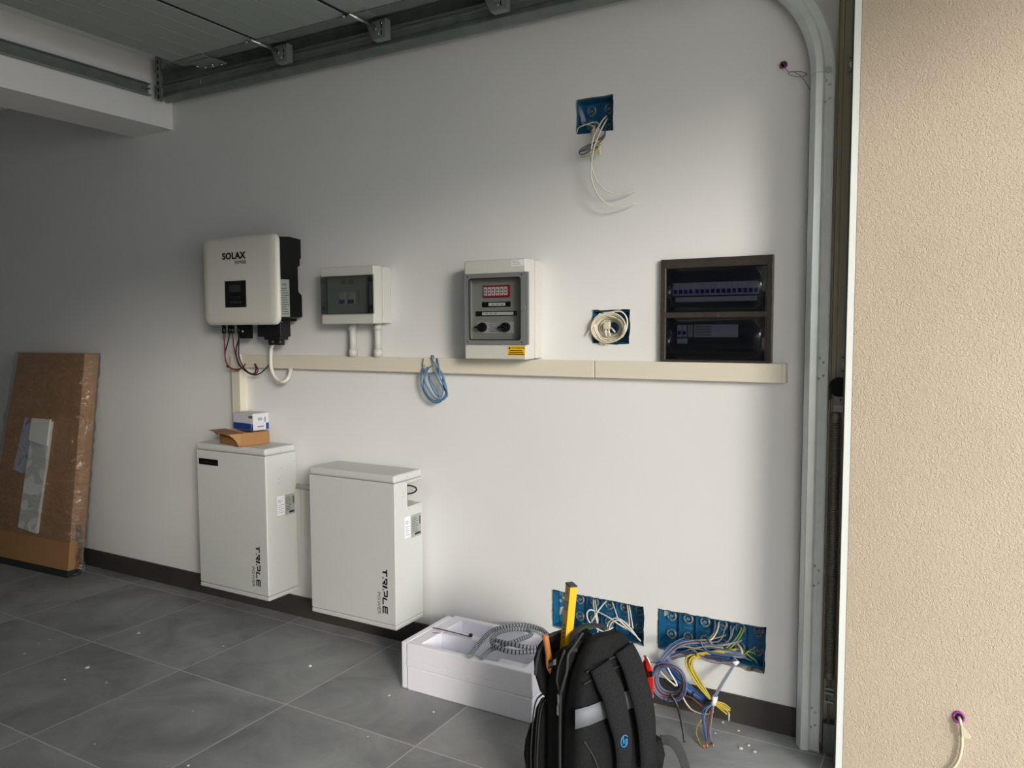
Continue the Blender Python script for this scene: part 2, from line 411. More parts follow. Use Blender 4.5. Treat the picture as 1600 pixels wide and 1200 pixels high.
# ================================================================== WALL BOXES with knockouts
def wall_box(key, label, m_in, cols, parent_name='electrical_wall_box', kn=True, skip=()):
    x0, x1, z0, z1 = HOLES[key]
    t = thing(parent_name, label, 'wall box', ((x0+x1)/2, .035, z0), 'blue boxes set into the back wall')
    b = MB(); yb, yf, th = .062, .006, .002
    b.box((x0, yb-th, z0), (x1, yb, z1)); b.box((x0, yf, z0), (x0+th, yb, z1)); b.box((x1-th, yf, z0), (x1, yb, z1))
    b.box((x0, yf, z0), (x1, yb, z0+th)); b.box((x0, yf, z1-th), (x1, yb, z1))
    n = cols
    for i in range(1, n):
        x = x0+(x1-x0)*i/n; b.box((x-.0015, yb-.012, z0), (x+.0015, yb, z1))
    b.build('box_shell', m_in, t)
    if kn:
        for i in range(n):
            for zc in (z0+(z1-z0)*.27, z0+(z1-z0)*.75):
                if (i, zc > (z0+z1)/2) in skip: continue
                xc = x0+(x1-x0)*(i+.5)/n
                k = MB(); rr = .016
                k.tube([(xc+rr*math.cos(a), yb-.0045, zc+rr*math.sin(a)) for a in [2*math.pi*q/24 for q in range(25)]], .0045, 6, cap=False)
                k.cyl((xc, yb-.006, zc), (xc, yb-.003, zc), .007)
                k.build('knockout', 'knock', t)
    if cols > 3:
        for i in range(n):
            xc = x0+(x1-x0)*(i+.5)/n
            bx('moulded_line', (xc-.018, yb-.004, (z0+z1)/2), (xc+.018, yb-.002, (z0+z1)/2+.0015), 'w_lblue', t)
    for i in range(2 if cols > 3 else 0):
        pass
    return t
wall_box('top', 'blue plastic box sunk high in the white wall with loose wires', 'blue_box', 2)
wall_box('small', 'small blue box in the wall stuffed with a cream cable coil', 'blue_box', 2, kn=False)
wall_box('bl', 'long blue wall box behind the backpack and yellow level, left of the two low ones', 'blue_box', 6)
wall_box('br', 'long blue wall box low on the right, spilling blue and yellow wires', 'blue_box', 6)
# plaster spatter inside the left part of the long boxes
o = MB().prism([(2.497, .055, .216), (2.545, .055, .216), (2.54, .055, .25), (2.55, .055, .3), (2.535, .055, .352), (2.497, .055, .352)], (0, .004, 0)).build('plaster_spatter', 'blue_box_plaster')
tag(o, 'white plaster spattered over left end of the low blue box', 'plaster')
o = MB().prism([(2.939, .050, .318), (2.948, .050, .322), (2.953, .050, .336), (2.949, .050, .345), (2.957, .050, .354), (2.939, .050, .354)], (0, .009, 0)).build('plaster_lump', 'plaster_edge')
tag(o, 'lump of plaster in upper left corner of the rightmost blue box', 'plaster')

# ================================================================== BATTERIES
def stroke_word(origin, L, H, parent, m='ink', y=-.0006):
    """TRIPLE lettering reading downwards; a = distance down the word, h = height to the right."""
    ox, oy, oz = origin
    b = MB()
    def poly(pts): b.prism([(ox+h*H, oy, oz-a*L) for a, h in pts], (0, y, 0))
    def seg(a0, h0, a1, h1, t=.022, tt=None):
        dx, dy = (a1-a0)*L, (h1-h0)*H; l = math.hypot(dx, dy); nx, ny = -dy/l, dx/l
        k = .5*(tt or .0064)
        poly([(a0+nx*k/L, h0+ny*k/H), (a1+nx*k/L, h1+ny*k/H), (a1-nx*k/L, h1-ny*k/H), (a0-nx*k/L, h0-ny*k/H)])
    seg(0, .9, .16, .9); seg(.065, .85, .065, .05, tt=.0085)                     # T
    seg(.185, .12, .215, .12); seg(.20, .9, .33, .9); seg(.335, .95, .335, .45); seg(.25, .5, .34, .5); seg(.265, .5, .34, .02); seg(.225, .9, .225, .55)   # R
    seg(.405, 1., .385, 0., tt=.0095)                                            # I
    seg(.45, .12, .48, .12); seg(.465, .95, .60, .95); seg(.605, 1., .605, .35); seg(.50, .38, .61, .38)      # P
    seg(.68, .95, .65, .1, tt=.007); seg(.65, .08, .80, .08)                    # L
    seg(.84, .9, 1., .9); seg(.85, .95, .85, 0); seg(.85, .5, .99, .5); seg(.85, .06, 1., .06)   # E
    b.build('lettering', m, parent)
def battery(x0, z0, W, D, H, label, master):
    y1, y0 = -.017, -.017-D; x1 = x0+W; z1 = z0+H; ch, bh = .034, .020
    t = thing('battery_cabinet', label, 'battery', ((x0+x1)/2, (y0+y1)/2, z0))
    # body: box, with cable niche on its right rear edge for the slave unit
    if master:
        body = MB().box((x0, y0, z0+bh+.0012), (x1, y1, z1-ch-.0012), .007, 3).build('body', 'white_abs', t, smooth='auto')
    else:
        n0, n1 = Vector((1.79, -.118, .652)), Vector((x1, y1, .752))
        b = MB()
        zb0, zb1 = z0+bh+.0012, z1-ch-.0012
        b.prism([(x0, y0, zb0), (x0, y1, zb0), (x0, y1, n0.z), (x0, n0.y, n0.z), (x0, n0.y, n1.z), (x0, y1, n1.z), (x0, y1, zb1), (x0, y0, zb1)], (W, 0, 0), .0045, 3)
        b.box((x0+.003, n0.y-.01, n0.z-.01), (n0.x, y1-.001, n1.z+.01))
        body = b.build('body', 'white_abs', t, smooth='auto')
        s = MB().cyl((1.80, -.085, .735), (1.832, -.085, .735), .0095).build('cable_plug', 'black_plastic', t)
        wire('battery_cable', [(1.832, -.085, .735), (1.85, -.075, .733), (1.862, -.055, .722), (1.855, -.045, .705), (1.835, -.055, .694), (1.80, -.08, .690)], .0035, 'w_black', t)
    MB().box((x0, y0, z1-ch), (x1, y1, z1), .011, 4).build('top_cover', 'white_abs', t, smooth='auto')
    MB().box((x0, y0, z0), (x1, y1, z0+bh), .005, 3).build('base_tray', 'white_abs', t, smooth='auto')
    bx('seam_strip', (x0+.006, y0+.003, z0+bh-.002), (x1-.006, y1-.003, z0+bh+.004), 'seam', t)
    bx('seam_strip', (x0+.006, y0+.003, z1-ch-.004), (x1-.006, y1-.003, z1-ch+.004), 'seam', t)
    for dz in (.25, H-.2):   # rear wall brackets reach the wall
        bx('wall_bracket', (x0+.06, y1-.002, z0+dz), (x1-.06, 0, z0+dz+.05), 'galv', t)
    if master:
        dp = bx('display_panel', (.664, y0-.0015, .750), (.800, y0+.002, .780), 'black_gloss', t, .0005)
        for i in range(7):
            bx('indicator', (.694+i*.012, y0-.002, .762), (.699+i*.012, y0-.001, .767), 'lcd', dp)
    ltx = x1+.0006
    lz = .523 if master else .512
    yy = ((-.143, -.098), (-.094, -.032)) if master else ((-.142, -.104), (-.098, -.027))
    l1 = bx('sticker', (x1-.001, yy[0][0], lz+.008), (ltx, yy[0][1], lz+.098), 'label', t)
    l1['label'] = 'small white sticker'
    text('sticker_text', 'V2.1', .022, (ltx+.0004, yy[0][0]+.004, lz+.066), 'ink_grey', l1, (0, 1, 0), (0, 0, 1), .72, .0002)
    for i in range(5):
        bx('print_line', (ltx, yy[0][0]+.004, lz+.018+i*.009), (ltx+.0003, yy[0][1]-.004-(i % 2)*.008, lz+.0205+i*.009), 'seam', l1)
    l2 = bx('rating_plate', (x1-.001, yy[1][0], lz), (ltx, yy[1][1], lz+.098), 'label_grey', t)
    l2['label'] = 'silver rating plate with fine print'
    for i in range(9):
        bx('print_line', (ltx, yy[1][0]+.004, lz+.022+i*.0075), (ltx+.0003, yy[1][1]-.02-(i % 3)*.006, lz+.0245+i*.0075), 'ink_grey', l2)
    bx('print_line', (ltx, yy[1][1]-.014, lz+.05), (ltx+.0003, yy[1][1]-.004, lz+.085), 'ink_grey', l2)
    bx('print_line', (ltx, yy[1][0]+.025, lz+.008), (ltx+.0003, yy[1][1]-.006, lz+.017), 'ink', l2)
    sc = [(-.132, z1-.15), (-.132, z1-.17), (-.11, z1-.105), (-.110, z1-.245), (-.03, z1-.08), (-.03, z1-.215), (-.11, z1-.02)] if master else [(-.150, .715), (-.150, .700), (-.118, z1-.018), (-.127, z1-.04), (-.11, .640), (-.05, z1-.042), (-.035, z1-.042), (-.05, .645), (-.03, .645)]
    for yv, zv in sc:
        MB().cyl((x1-.001, yv, zv), (x1+.0012, yv, zv), .0028, 10).build('screw', 'galv', t)
    # lettering on the front
    tx, tz0, L = (1.042, .393, .192) if master else (1.797, .397, .190)
    stroke_word((tx, y0-.0002, tz0), L, .026, t)
    text('lettering', 'POWER', .024, (tx-.028, y0-.0006, tz0-.100), 'ink_grey', t, (0, 0, -1), (1, 0, 0), 1.18, .0003)
    return t
battery(.6439, .1386, .477, .191, .7168, 'taller white battery cabinet with black display, carrying the cardboard boxes', True)
battery(1.390, .1418, .477, .191, .6567, 'shorter white battery cabinet with open cable niche, nearer the foam block', False)

# duct and pipe seen between the batteries
o = bx('flat_cable_duct', (1.14, -.010, .408), (1.375, 0, .636), 'duct_white', None, .002); tag(o, 'flat white duct on the wall between the two battery cabinets', 'duct')
o = MB().cyl((1.123, -.0135, .650), (1.388, -.0135, .650), .012).build('conduit_pipe', 'conduit'); tag(o, 'short grey conduit joining the two battery cabinets', 'pipe')

# ================================================================== INVERTER
t = thing('solar_inverter', 'white wall inverter with black side, small display and black lettering', 'inverter', (.95, -.1, 1.43))
def rrect(x0, x1, z0, z1, r, n=6):
    out = []
    for cx, cz, a0 in ((x1-r, z1-r, 0), (x0+r, z1-r, 90), (x0+r, z0+r, 180), (x1-r, z0+r, 270)):
        for k in range(n+1):
            a = math.radians(a0+90*k/n); out.append((cx+r*math.cos(a), cz+r*math.sin(a)))
    return out
rings = []
for yy, ins in ((-.166, 0), (-.171, 0), (-.176, .002), (-.183, .007), (-.187, .016)):
    rings.append([(x, yy, z) for x, z in rrect(.703+ins, 1.203-ins, 1.426+ins, 1.838-ins, .036)])
rings.append([(x, -.1885, z) for x, z in rrect(.75, 1.155, 1.47, 1.795, .03)])
MB().loft(rings).build('front_cover', 'shell', t)
prof = [(-.166, 1.452), (-.166, 1.822), (-.10, 1.828), (-.028, 1.822), (-.028, 1.735), (-.036, 1.73), (-.036, 1.70), (-.05, 1.695), (-.05, 1.58), (-.028, 1.562), (-.028, 1.462), (-.08, 1.458)]
b = MB().prism([(.715, y, z) for y, z in prof], (.481, 0, 0), .002, 1)
body = b.build('heat_sink_body', 'black', t)
for zz in (1.50, 1.75):
    bx('wall_bracket', (.80, -.035, zz), (1.10, 0, zz+.04), 'black', t)
MB().cyl((1.1955, -.035, 1.79), (1.202, -.035, 1.79), .003).build('screw', 'zinc', t)
lb = bx('rating_sticker', (1.1955, -.162, 1.462), (1.1972, -.108, 1.632), 'label_grey', t); lb['label'] = 'white rating sticker with fine print'
text('sticker_text', 'solax', .014, (1.1976, -.156, 1.606), 'ink', lb, (0, 1, 0), (0, 0, 1), 1, .0002)
for i in range(12):
    bx('print_line', (1.1972, -.156, 1.474+i*.0105), (1.1976, -.114-(i % 4)*.004, 1.4775+i*.0105), 'ink_grey', lb)
pn = bx('display_panel', (.862, -.1905, 1.508), (1.004, -.186, 1.632), 'black_gloss', t, .0015); pn['label'] = 'black display panel'
bx('screen', (.892, -.1912, 1.579), (.968, -.190, 1.611), 'lcd', pn)
for i in range(3):
    MB().cyl((.910+i*.022, -.1912, 1.556), (.910+i*.022, -.190, 1.556), .0035, 12).build('indicator', 'lcd', pn)
for i in range(4):
    MB().box((.900+i*.020, -.1912, 1.527), (.911+i*.020, -.190, 1.537)).build('button', 'lcd', pn)
text('lettering', 'SOLAX', .0415, (.850, -.1892, 1.7335), 'ink', t, (1, 0, 0), (0, 0, 1), 1.12, .0005, .0018, 1.08)
text('lettering', 'POWER', .0225, (.934, -.1892, 1.709), 'ink_grey', t, (1, 0, 0), (0, 0, 1), .96, .0004, .0002)
bx('bottom_plate', (.715, -.135, 1.442), (1.17, -.04, 1.456), 'black', t)
for xx in (.741, .782, .802, .848):
    MB().cyl((xx, -.1, 1.442), (xx, -.1, 1.418), .010, 12).cyl((xx, -.1, 1.42), (xx, -.1, 1.386), .0085, 12, .0105).build('plug_connector', 'black_plastic', t)
bk = bx('mounting_bracket', (.862, -.11, 1.362), (.914, -.075, 1.444), 'black', t)
MB().cyl((.885, -.108, 1.396), (.885, -.114, 1.396), .006).build('bracket_screw', 'zinc', bk)
bx('connection_box', (1.000, -.125, 1.370), (1.150, -.06, 1.444), 'black_plastic', t, .003)
bx('connection_box', (1.038, -.120, 1.356), (1.140, -.065, 1.375), 'black_plastic', t, .003)
for xx in (1.068, 1.115):
    MB().cyl((xx, -.095, 1.360), (xx, -.095, 1.332), .021, 8).build('cable_gland', 'black_plastic', t)
for xx in (1.065, 1.165):
    MB().cyl((xx, -.128, 1.44), (xx, -.131, 1.44), .004, 8).build('screw', 'zinc', t)

# cables below the inverter
def single_wire(name, label, cat, pts, r, m, group=None):
    return tag(wire(name, pts, r, m), label, cat, group)
single_wire('solar_cable', 'red cable from the leftmost inverter plug curving down to the trunking', 'cable', [(.741, -.1, 1.388)]+[(0.7303,-0.09,1.326),(0.7321,-0.09,1.263),(0.749,-0.09,1.229),(0.7848,-0.09,1.211),(0.8163,-0.09,1.208),(0.8253,-0.07,1.217),(0.821,-0.05,1.228),(0.808,-0.03,1.243)], .0032, 'w_red', 'solar cables under the inverter')
single_wire('solar_cable', 'black cable crossing behind the red one, from second plug', 'cable', [(.782, -.1, 1.388)]+[(0.748,-0.085,1.342),(0.7276,-0.085,1.295),(0.7262,-0.085,1.263),(0.7431,-0.085,1.228),(0.7655,-0.085,1.216),(0.7926,-0.085,1.21),(0.8333,-0.085,1.214),(0.8164,-0.05,1.225),(0.808,-0.03,1.243)], .0030, 'w_black', 'solar cables under the inverter')
single_wire('solar_cable', 'dark red cable from third plug looping below the trunking', 'cable', [(.802, -.1, 1.388)]+[(0.7942,-0.09,1.327),(0.8102,-0.09,1.277),(0.8396,-0.09,1.227),(0.8743,-0.09,1.203),(0.9135,-0.09,1.189),(0.9487,-0.09,1.196),(0.9582,-0.09,1.214),(0.9015,-0.05,1.23),(0.8755,-0.03,1.244)], .0032, 'w_red', 'solar cables under the inverter')
single_wire('solar_cable', 'black cable bending left out of fourth plug', 'cable', [(.846, -.1, 1.388)]+[(0.8373,-0.095,1.358),(0.8174,-0.095,1.311),(0.82,-0.095,1.265),(0.8452,-0.095,1.225),(0.8887,-0.095,1.201),(0.9323,-0.095,1.192),(0.9505,-0.095,1.211),(0.8969,-0.05,1.227),(0.8665,-0.03,1.244)], .0032, 'w_black', 'solar cables under the inverter')
single_wire('solar_cable', 'long black cable sweeping right to the trunking edge', 'cable', [(.850, -.105, 1.388)]+[(0.8245,-0.085,1.327),(0.8229,-0.085,1.289),(0.8389,-0.085,1.24),(0.8775,-0.085,1.203),(0.9253,-0.085,1.186),(0.9693,-0.085,1.196),(1,-0.085,1.215),(0.989,-0.05,1.232),(0.981,-0.03,1.243)], .0030, 'w_black', 'solar cables under the inverter')
tag(MB().tube([Vector(p) for p in [(0.7396,-0.09,1.224),(0.7579,-0.09,1.221)]], .004, 8).build('cable_tie_knot', 'black_plastic'), 'tiny black tie on the red cable left of trunking', 'cable tie')
t = thing('output_cable', 'thick white cable looping from inverter gland up into the trunking', 'cable', (1.07, -.08, 1.1))
wire('sheath', [(1.068, -.095, 1.336)]+[(1.046,-0.085,1.313),(1.041,-0.085,1.268),(1.043,-0.085,1.222),(1.063,-0.085,1.183),(1.092,-0.085,1.163),(1.121,-0.085,1.16),(1.135,-0.07,1.175),(1.128,-0.05,1.198),(1.107,-0.025,1.227)], .0088, 'w_white', t, 10, 12)
MB().cyl((1.107,-0.028,1.199), (1.106,-0.024,1.23), .013, 14).build('cable_gland', 'cream', t)

# ================================================================== TRUNKING
TY = -.040
def trunk(x0, x1, label, endcap=None):
    t = thing('cable_trunking', label, 'cable trunking', ((x0+x1)/2, -.02, 1.218), 'cream trunking along the wall')
    bx('trunk_body', (x0, TY+.010, 1.2195), (x1, 0, 1.2805), 'trunk', t, .0012, 1)
    bx('trunk_cover', (x0+.0006, TY, 1.218), (x1-.0006, TY+.0115, 1.282), 'trunk', t, .0018, 2)
    if endcap: bx('end_cap', (x1-.001, TY-.001, 1.2172), (x1+.012, 0, 1.2828), 'trunk', t, .002, 2)
    return t
trunk(.786, 2.688, 'longer cream trunking length running under the inverter and boxes')
trunk(2.690, 3.366, 'short cream trunking length at right, under the black consumer unit', True)
t = thing('cable_trunking', 'vertical cream trunking dropping behind the taller battery cabinet', 'cable trunking', (.755, -.02, .86), 'cream trunking along the wall')
bx('trunk_body', (.727, -.040, .862), (.783, 0, 1.216), 'trunk', t, .001, 1)
bx('trunk_cover', (.726, -.050, .862), (.784, -.0385, 1.216), 'trunk', t, .0018, 2)
bx('corner_piece', (.722, -.052, 1.214), (.788, 0, 1.2835), 'trunk', t, .002, 2)

# ================================================================== SMALL DISTRIBUTION BOX
t = thing('distribution_box', 'small light grey electrical box with smoked door and two breakers', 'electrical box', (1.55, -.06, 1.425), 'grey surface mounted enclosures')
x0, x1, z0, z1 = 1.402, 1.700, 1.427, 1.676
bx('back_box', (x0+.002, -.058, z0+.002), (x1+.001, 0, z1-.002), 'enclosure', t, .004)
b = MB(); wx0, wx1, wz0, wz1 = 1.418, 1.694, 1.474, 1.632
b.box((x0, -.119, z0), (x1, -.060, wz0), .005); b.box((x0, -.119, wz1), (x1, -.060, z1), .005)
b.box((x0, -.119, wz0-.008), (wx0, -.060, wz1+.008), .004); b.box((wx1, -.119, wz0-.008), (x1, -.060, wz1+.008), .004)
b.box((x0+.004, -.066, z0+.004), (x1-.004, -.058, z1-.004))
b.build('front_cover', 'enclosure', t, smooth='auto')
bx('insert_plate', (wx0, -.100, wz0), (wx1, -.097, wz1), 'enclosure_in', t)
bx('cover_step', (wx0+.03, -.1018, wz0+.002), (wx1-.03, -.100, wz0+.030), 'enclosure_in', t)
for i, xx in enumerate((1.497, 1.548)):
    br = bx('circuit_breaker', (xx, -.106, 1.512), (xx+.035, -.100, 1.566), 'unit_white', t, .001)
    for k in range(2):
        MB().prism([(xx+.003+k*.017, -.106, 1.516), (xx+.014+k*.017, -.106, 1.516), (xx+.012+k*.017, -.106, 1.533), (xx+.006+k*.017, -.106, 1.533)], (0, -.008, 0)).build('toggle', 'blue_toggle', br)
bx('print_block', (1.497, -.1005, 1.600), (1.531, -.1, 1.622), 'seam', t); bx('print_block', (1.545, -.1005, 1.600), (1.575, -.1, 1.622), 'seam', t)
bx('slot_edge', (1.601, -.101, 1.512), (1.603, -.1, 1.566), 'ink', t)
dz0, dz1 = 1.470, 1.636
dr = bx('door', (1.408, -.1300, dz0), (1.704, -.1265, dz1), 'smoke', t, .002); dr['label'] = 'smoked transparent door'
b = MB()
b.box((1.408, -.1285, dz0), (1.438, -.119, dz1)); b.box((1.676, -.1285, dz0), (1.704, -.119, dz1)); b.box((1.436, -.1285, dz0), (1.678, -.1205, dz0+.005)); b.box((1.436, -.1285, dz1-.005), (1.678, -.1205, dz1))
b.build('door_frame', 'smoke', dr)
for zz in (dz0+.018, dz1-.03):
    bx('hinge', (1.411, -.127, zz), (1.432, -.119, zz+.016), 'gasket', dr); bx('latch', (1.681, -.127, zz), (1.692, -.119, zz+.018), 'gasket', dr)
bx('gasket', (1.436, -.127, dz0+.004), (1.4395, -.119, dz1-.004), 'gasket', dr); bx('gasket', (1.674, -.127, dz0+.004), (1.6765, -.119, dz1-.004), 'gasket', dr)
for xx, lab in ((1.507, 'short grey conduit under the small box, left of the pair'), (1.650, 'short grey conduit under the small box, right of the pair')):
    c = thing('conduit', lab, 'conduit', (xx, -.035, 1.283), 'conduits between small box and trunking')
    MB().cyl((xx, -.035, 1.427), (xx, -.035, 1.284), .0155, 18).build('pipe', 'conduit', c)
    MB().cyl((xx, -.035, 1.426), (xx, -.035, 1.400), .019, 18).build('coupling', 'conduit', c)
    MB().cyl((xx, -.035, 1.316), (xx, -.035, 1.282), .0205, 18, .0195).build('coupling', 'conduit', c)

# ================================================================== SWITCH PANEL (middle)
t = thing('switch_enclosure', 'tall grey switch box with red fuses, rotary knobs and yellow label', 'electrical box', (2.31, -.06, 1.28), 'grey surface mounted enclosures')
x0, x1, z0, z1 = 2.168, 2.445, 1.2845, 1.669
bx('back_box', (x0+.002, -.052, z0+.002), (x1+.003, 0, z1-.002), 'enclosure', t, .005)
wx0, wx1, wz0, wz1 = 2.185, 2.430, 1.352, 1.607
b = MB(); b.box((x0, -.129, z0), (x1, -.054, wz0), .006, 3); b.box((x0, -.129, wz1), (x1, -.054, z1), .006, 3)
b.box((x0, -.129, wz0-.009), (wx0, -.054, wz1+.009), .004); b.box((wx1, -.129, wz0-.009), (x1, -.054, wz1+.009), .004); b.box((x0+.004, -.062, z0+.004), (x1-.004, -.052, z1-.004))
b.build('front_cover', 'enclosure', t, smooth='auto')
bx('insert_plate', (wx0, -.100, wz0), (wx1, -.096, wz1), 'enclosure_in', t)
fu = bx('surge_protector', (2.244, -.108, 1.525), (2.362, -.1, 1.572), 'red', t, .001); fu['label'] = 'red six-way protector block with white fronts'
for i in range(6):
    f = bx('module', (2.2475+i*.0185, -.1105, 1.5325), (2.2615+i*.0185, -.1075, 1.565), 'label', fu)
    bx('mark', (2.250+i*.0185, -.1109, 1.540), (2.2585+i*.0185, -.1104, 1.545), 'red', f); bx('mark', (2.250+i*.0185, -.1109, 1.550), (2.2585+i*.0185, -.1104, 1.558), 'seam', f)
for (a, c, zz, hh) in ((2.235, 2.363, 1.488, .020), (2.205, 2.391, 1.4525, .0195)):
    s = bx('slot_cover', (a, -.1035, zz), (c, -.1, zz+hh), 'black_plastic', t)
    bx('paper_strip', (a+.03, -.104, zz+.004), (c-(.022 if a > 2.21 else .014), -.1034, zz+hh-.004), 'label', s)
    for i in range(3): bx('print', (a+.045+i*.02, -.1043, zz+.008), (a+.057+i*.02, -.1039, zz+.011), 'seam', s)
pl = bx('label_plate', (2.213, -.102, 1.386), (2.377, -.1, 1.430), 'box_white', t)
bx('red_line', (2.266, -.1025, 1.4255), (2.326, -.1019, 1.4275), 'red', pl)
for i in range(5): bx('print', (2.266, -.1025, 1.392+i*.0065), (2.322, -.1019, 1.3945+i*.0065), 'seam' if i else 'ink_grey', pl)
for xx in (2.238, 2.344):
    k = MB(); k.cyl((xx, -.102, 1.409), (xx, -.114, 1.409), .0185, 24); k.cyl((xx, -.114, 1.409), (xx, -.1225, 1.409), .015, 24)
    k.box((xx-.028, -.1235, 1.4055), (xx+.010, -.114, 1.4125), .001); k.build('rotary_knob', 'black_plastic', t)
dr = bx('door', (2.200, -.1370, 1.361), (2.427, -.1340, 1.596), 'smoke_light', t, .001); dr['label'] = 'transparent grey door'
b = MB(); X0, X1, Z0, Z1 = 2.172, 2.461, 1.342, 1.617
b.box((X0, -.139, Z0), (2.200, -.1285, Z1), .002); b.box((2.427, -.139, Z0), (X1, -.1285, Z1), .002)
b.box((2.199, -.139, Z0), (2.428, -.1285, 1.361), .002); b.box((2.199, -.139, 1.596), (2.428, -.1285, Z1), .002)
b.build('door_frame', 'grey_frame', dr)
b = MB(); g_ = [(x, -.1395, z) for x, z in rrect(2.199, 2.428, 1.360, 1.597, .008, 4)]
b.tube(g_+[g_[0]], .0022, 6, cap=False); b.build('gasket', 'gasket', dr)
MB().cyl((2.442, -.139, 1.479), (2.442, -.145, 1.479), .010, 20).build('lock_knob', 'grey_frame', dr)
for xx in (2.190, 2.432):
    for zz in (1.352, 1.607): MB().cyl((xx, -.139, zz), (xx, -.1397, zz), .003, 10).build('screw', 'gasket', dr)
lb = bx('white_sticker', (2.384, -.1297, 1.641), (2.442, -.1288, 1.664), 'label', t)
for i in range(3): bx('print', (2.388, -.1302, 1.646+i*.006), (2.425-i*.006, -.1297, 1.648+i*.006), 'seam', lb)
lb = bx('warning_label', (2.366, -.1297, 1.300), (2.442, -.1288, 1.338), 'yellow_label', t); lb['label'] = 'yellow warning label'
text('label_text', 'ATTENZIONE', .0095, (2.384, -.1299, 1.3265), 'ink', lb, (1, 0, 0), (0, 0, 1), .98, .0002)
MB().prism([(2.369, -.1298, 1.325), (2.380, -.1298, 1.325), (2.3745, -.1298, 1.335)], (0, -.0004, 0)).build('warning_triangle', 'ink', lb)
for i in range(3): bx('print', (2.369+.003*i, -.1301, 1.304+i*.0068), (2.438-.004*i, -.1297, 1.3072+i*.0068), 'ink', lb)

# ================================================================== CONSUMER UNIT
t = thing('consumer_unit', 'black glossy breaker panel set in the wall with two smoked doors', 'consumer unit', (3.13, -.01, 1.284))
b = MB()
x0, x1, z0, z1 = 2.937, 3.328, 1.2835, 1.6465
b.box((2.950, -.0198, 1.613), (3.314, 0, z1-.0004), .002); b.box((2.950, -.0198, z0+.0004), (3.314, 0, 1.291), .002)
b.box((x0, -.020, z0), (2.957, 0, z1), .003); b.box((3.307, -.020, z0), (x1, 0, z1), .003)
b.box((2.955, -.0205, 1.4385), (3.309, 0, 1.4575), .001)
b.build('frame', 'unit_frame', t, smooth='auto')
bx('handle_tab', (3.097, -.0225, 1.4400), (3.147, -.0195, 1.4565), 'unit_frame', t, .001)
bx('insert_plate', (2.956, -.0035, 1.290), (3.308, -.0005, 1.614), 'unit_in', t)
row = bx('breaker_row_plate', (2.978, -.0060, 1.517), (3.276, -.0033, 1.562), 'unit_white', t)
for i in range(16):
    xx = 2.981+i*.0185 + (.004 if i > 3 else 0)
    br = bx('circuit_breaker', (xx, -.0085, 1.519), (xx+.0170, -.0058, 1.559), 'unit_white', t, .0005, 1)
    bx('toggle', (xx+.003, -.0115, 1.524), (xx+.0145, -.0083, 1.538), 'blue_toggle', br)
bx('label_strip', (2.988, -.0060, 1.4945), (3.273, -.0033, 1.5115), 'unit_white', t)
for i in range(2):
    br = bx('circuit_breaker', (2.996+i*.0185, -.0085, 1.371), (3.0130+i*.0185, -.0058, 1.413), 'unit_white', t, .0005, 1)
    bx('toggle', (2.999+i*.0185, -.0115, 1.379), (3.0105+i*.0185, -.0083, 1.392), 'blue_toggle', br)
rl = bx('relay', (3.0355, -.0085, 1.371), (3.052, -.0058, 1.413), 'unit_white', t, .0005, 1); bx('red_mark', (3.046, -.0090, 1.374), (3.0475, -.0084, 1.410), 'red', rl); bx('mark', (3.040, -.0090, 1.374), (3.0415, -.0084, 1.410), 'ink_grey', rl)
bl = bx('blank_label', (3.057, -.0070, 1.370), (3.211, -.0033, 1.4145), 'unit_white', t)
for i in range(4): bx('print', (3.062, -.0074, 1.376+i*.0095), (3.118, -.0069, 1.381+i*.0095), 'seam', bl)
bx('label_strip', (2.996, -.0070, 1.347), (3.033, -.0033, 1.365), 'unit_white', t)
for (a, c, nm) in ((1.459, 1.611, 'upper smoked door'), (1.291, 1.4375, 'lower smoked door')):
    # doors bow gently outward
    ring = []; n = 8
    b = MB(); R = []
    for k in range(n+1):
        xx = 2.959+(3.305-2.959)*k/n; yy = -.0185-.004*math.sin(math.pi*k/n)
        R.append([(xx, yy, a), (xx, yy, c), (xx, yy+.0025, c), (xx, yy+.0025, a)])
    b.loft(R); dd = b.build('door', 'smoke_dark', t); dd['label'] = nm
    b = MB(); b.box((2.957, -.0195, a-.0005), (2.9600, -.015, c+.0005)); b.box((3.304, -.0195, a-.0005), (3.307, -.015, c+.0005)); b.build('door_edge', 'unit_frame', dd)

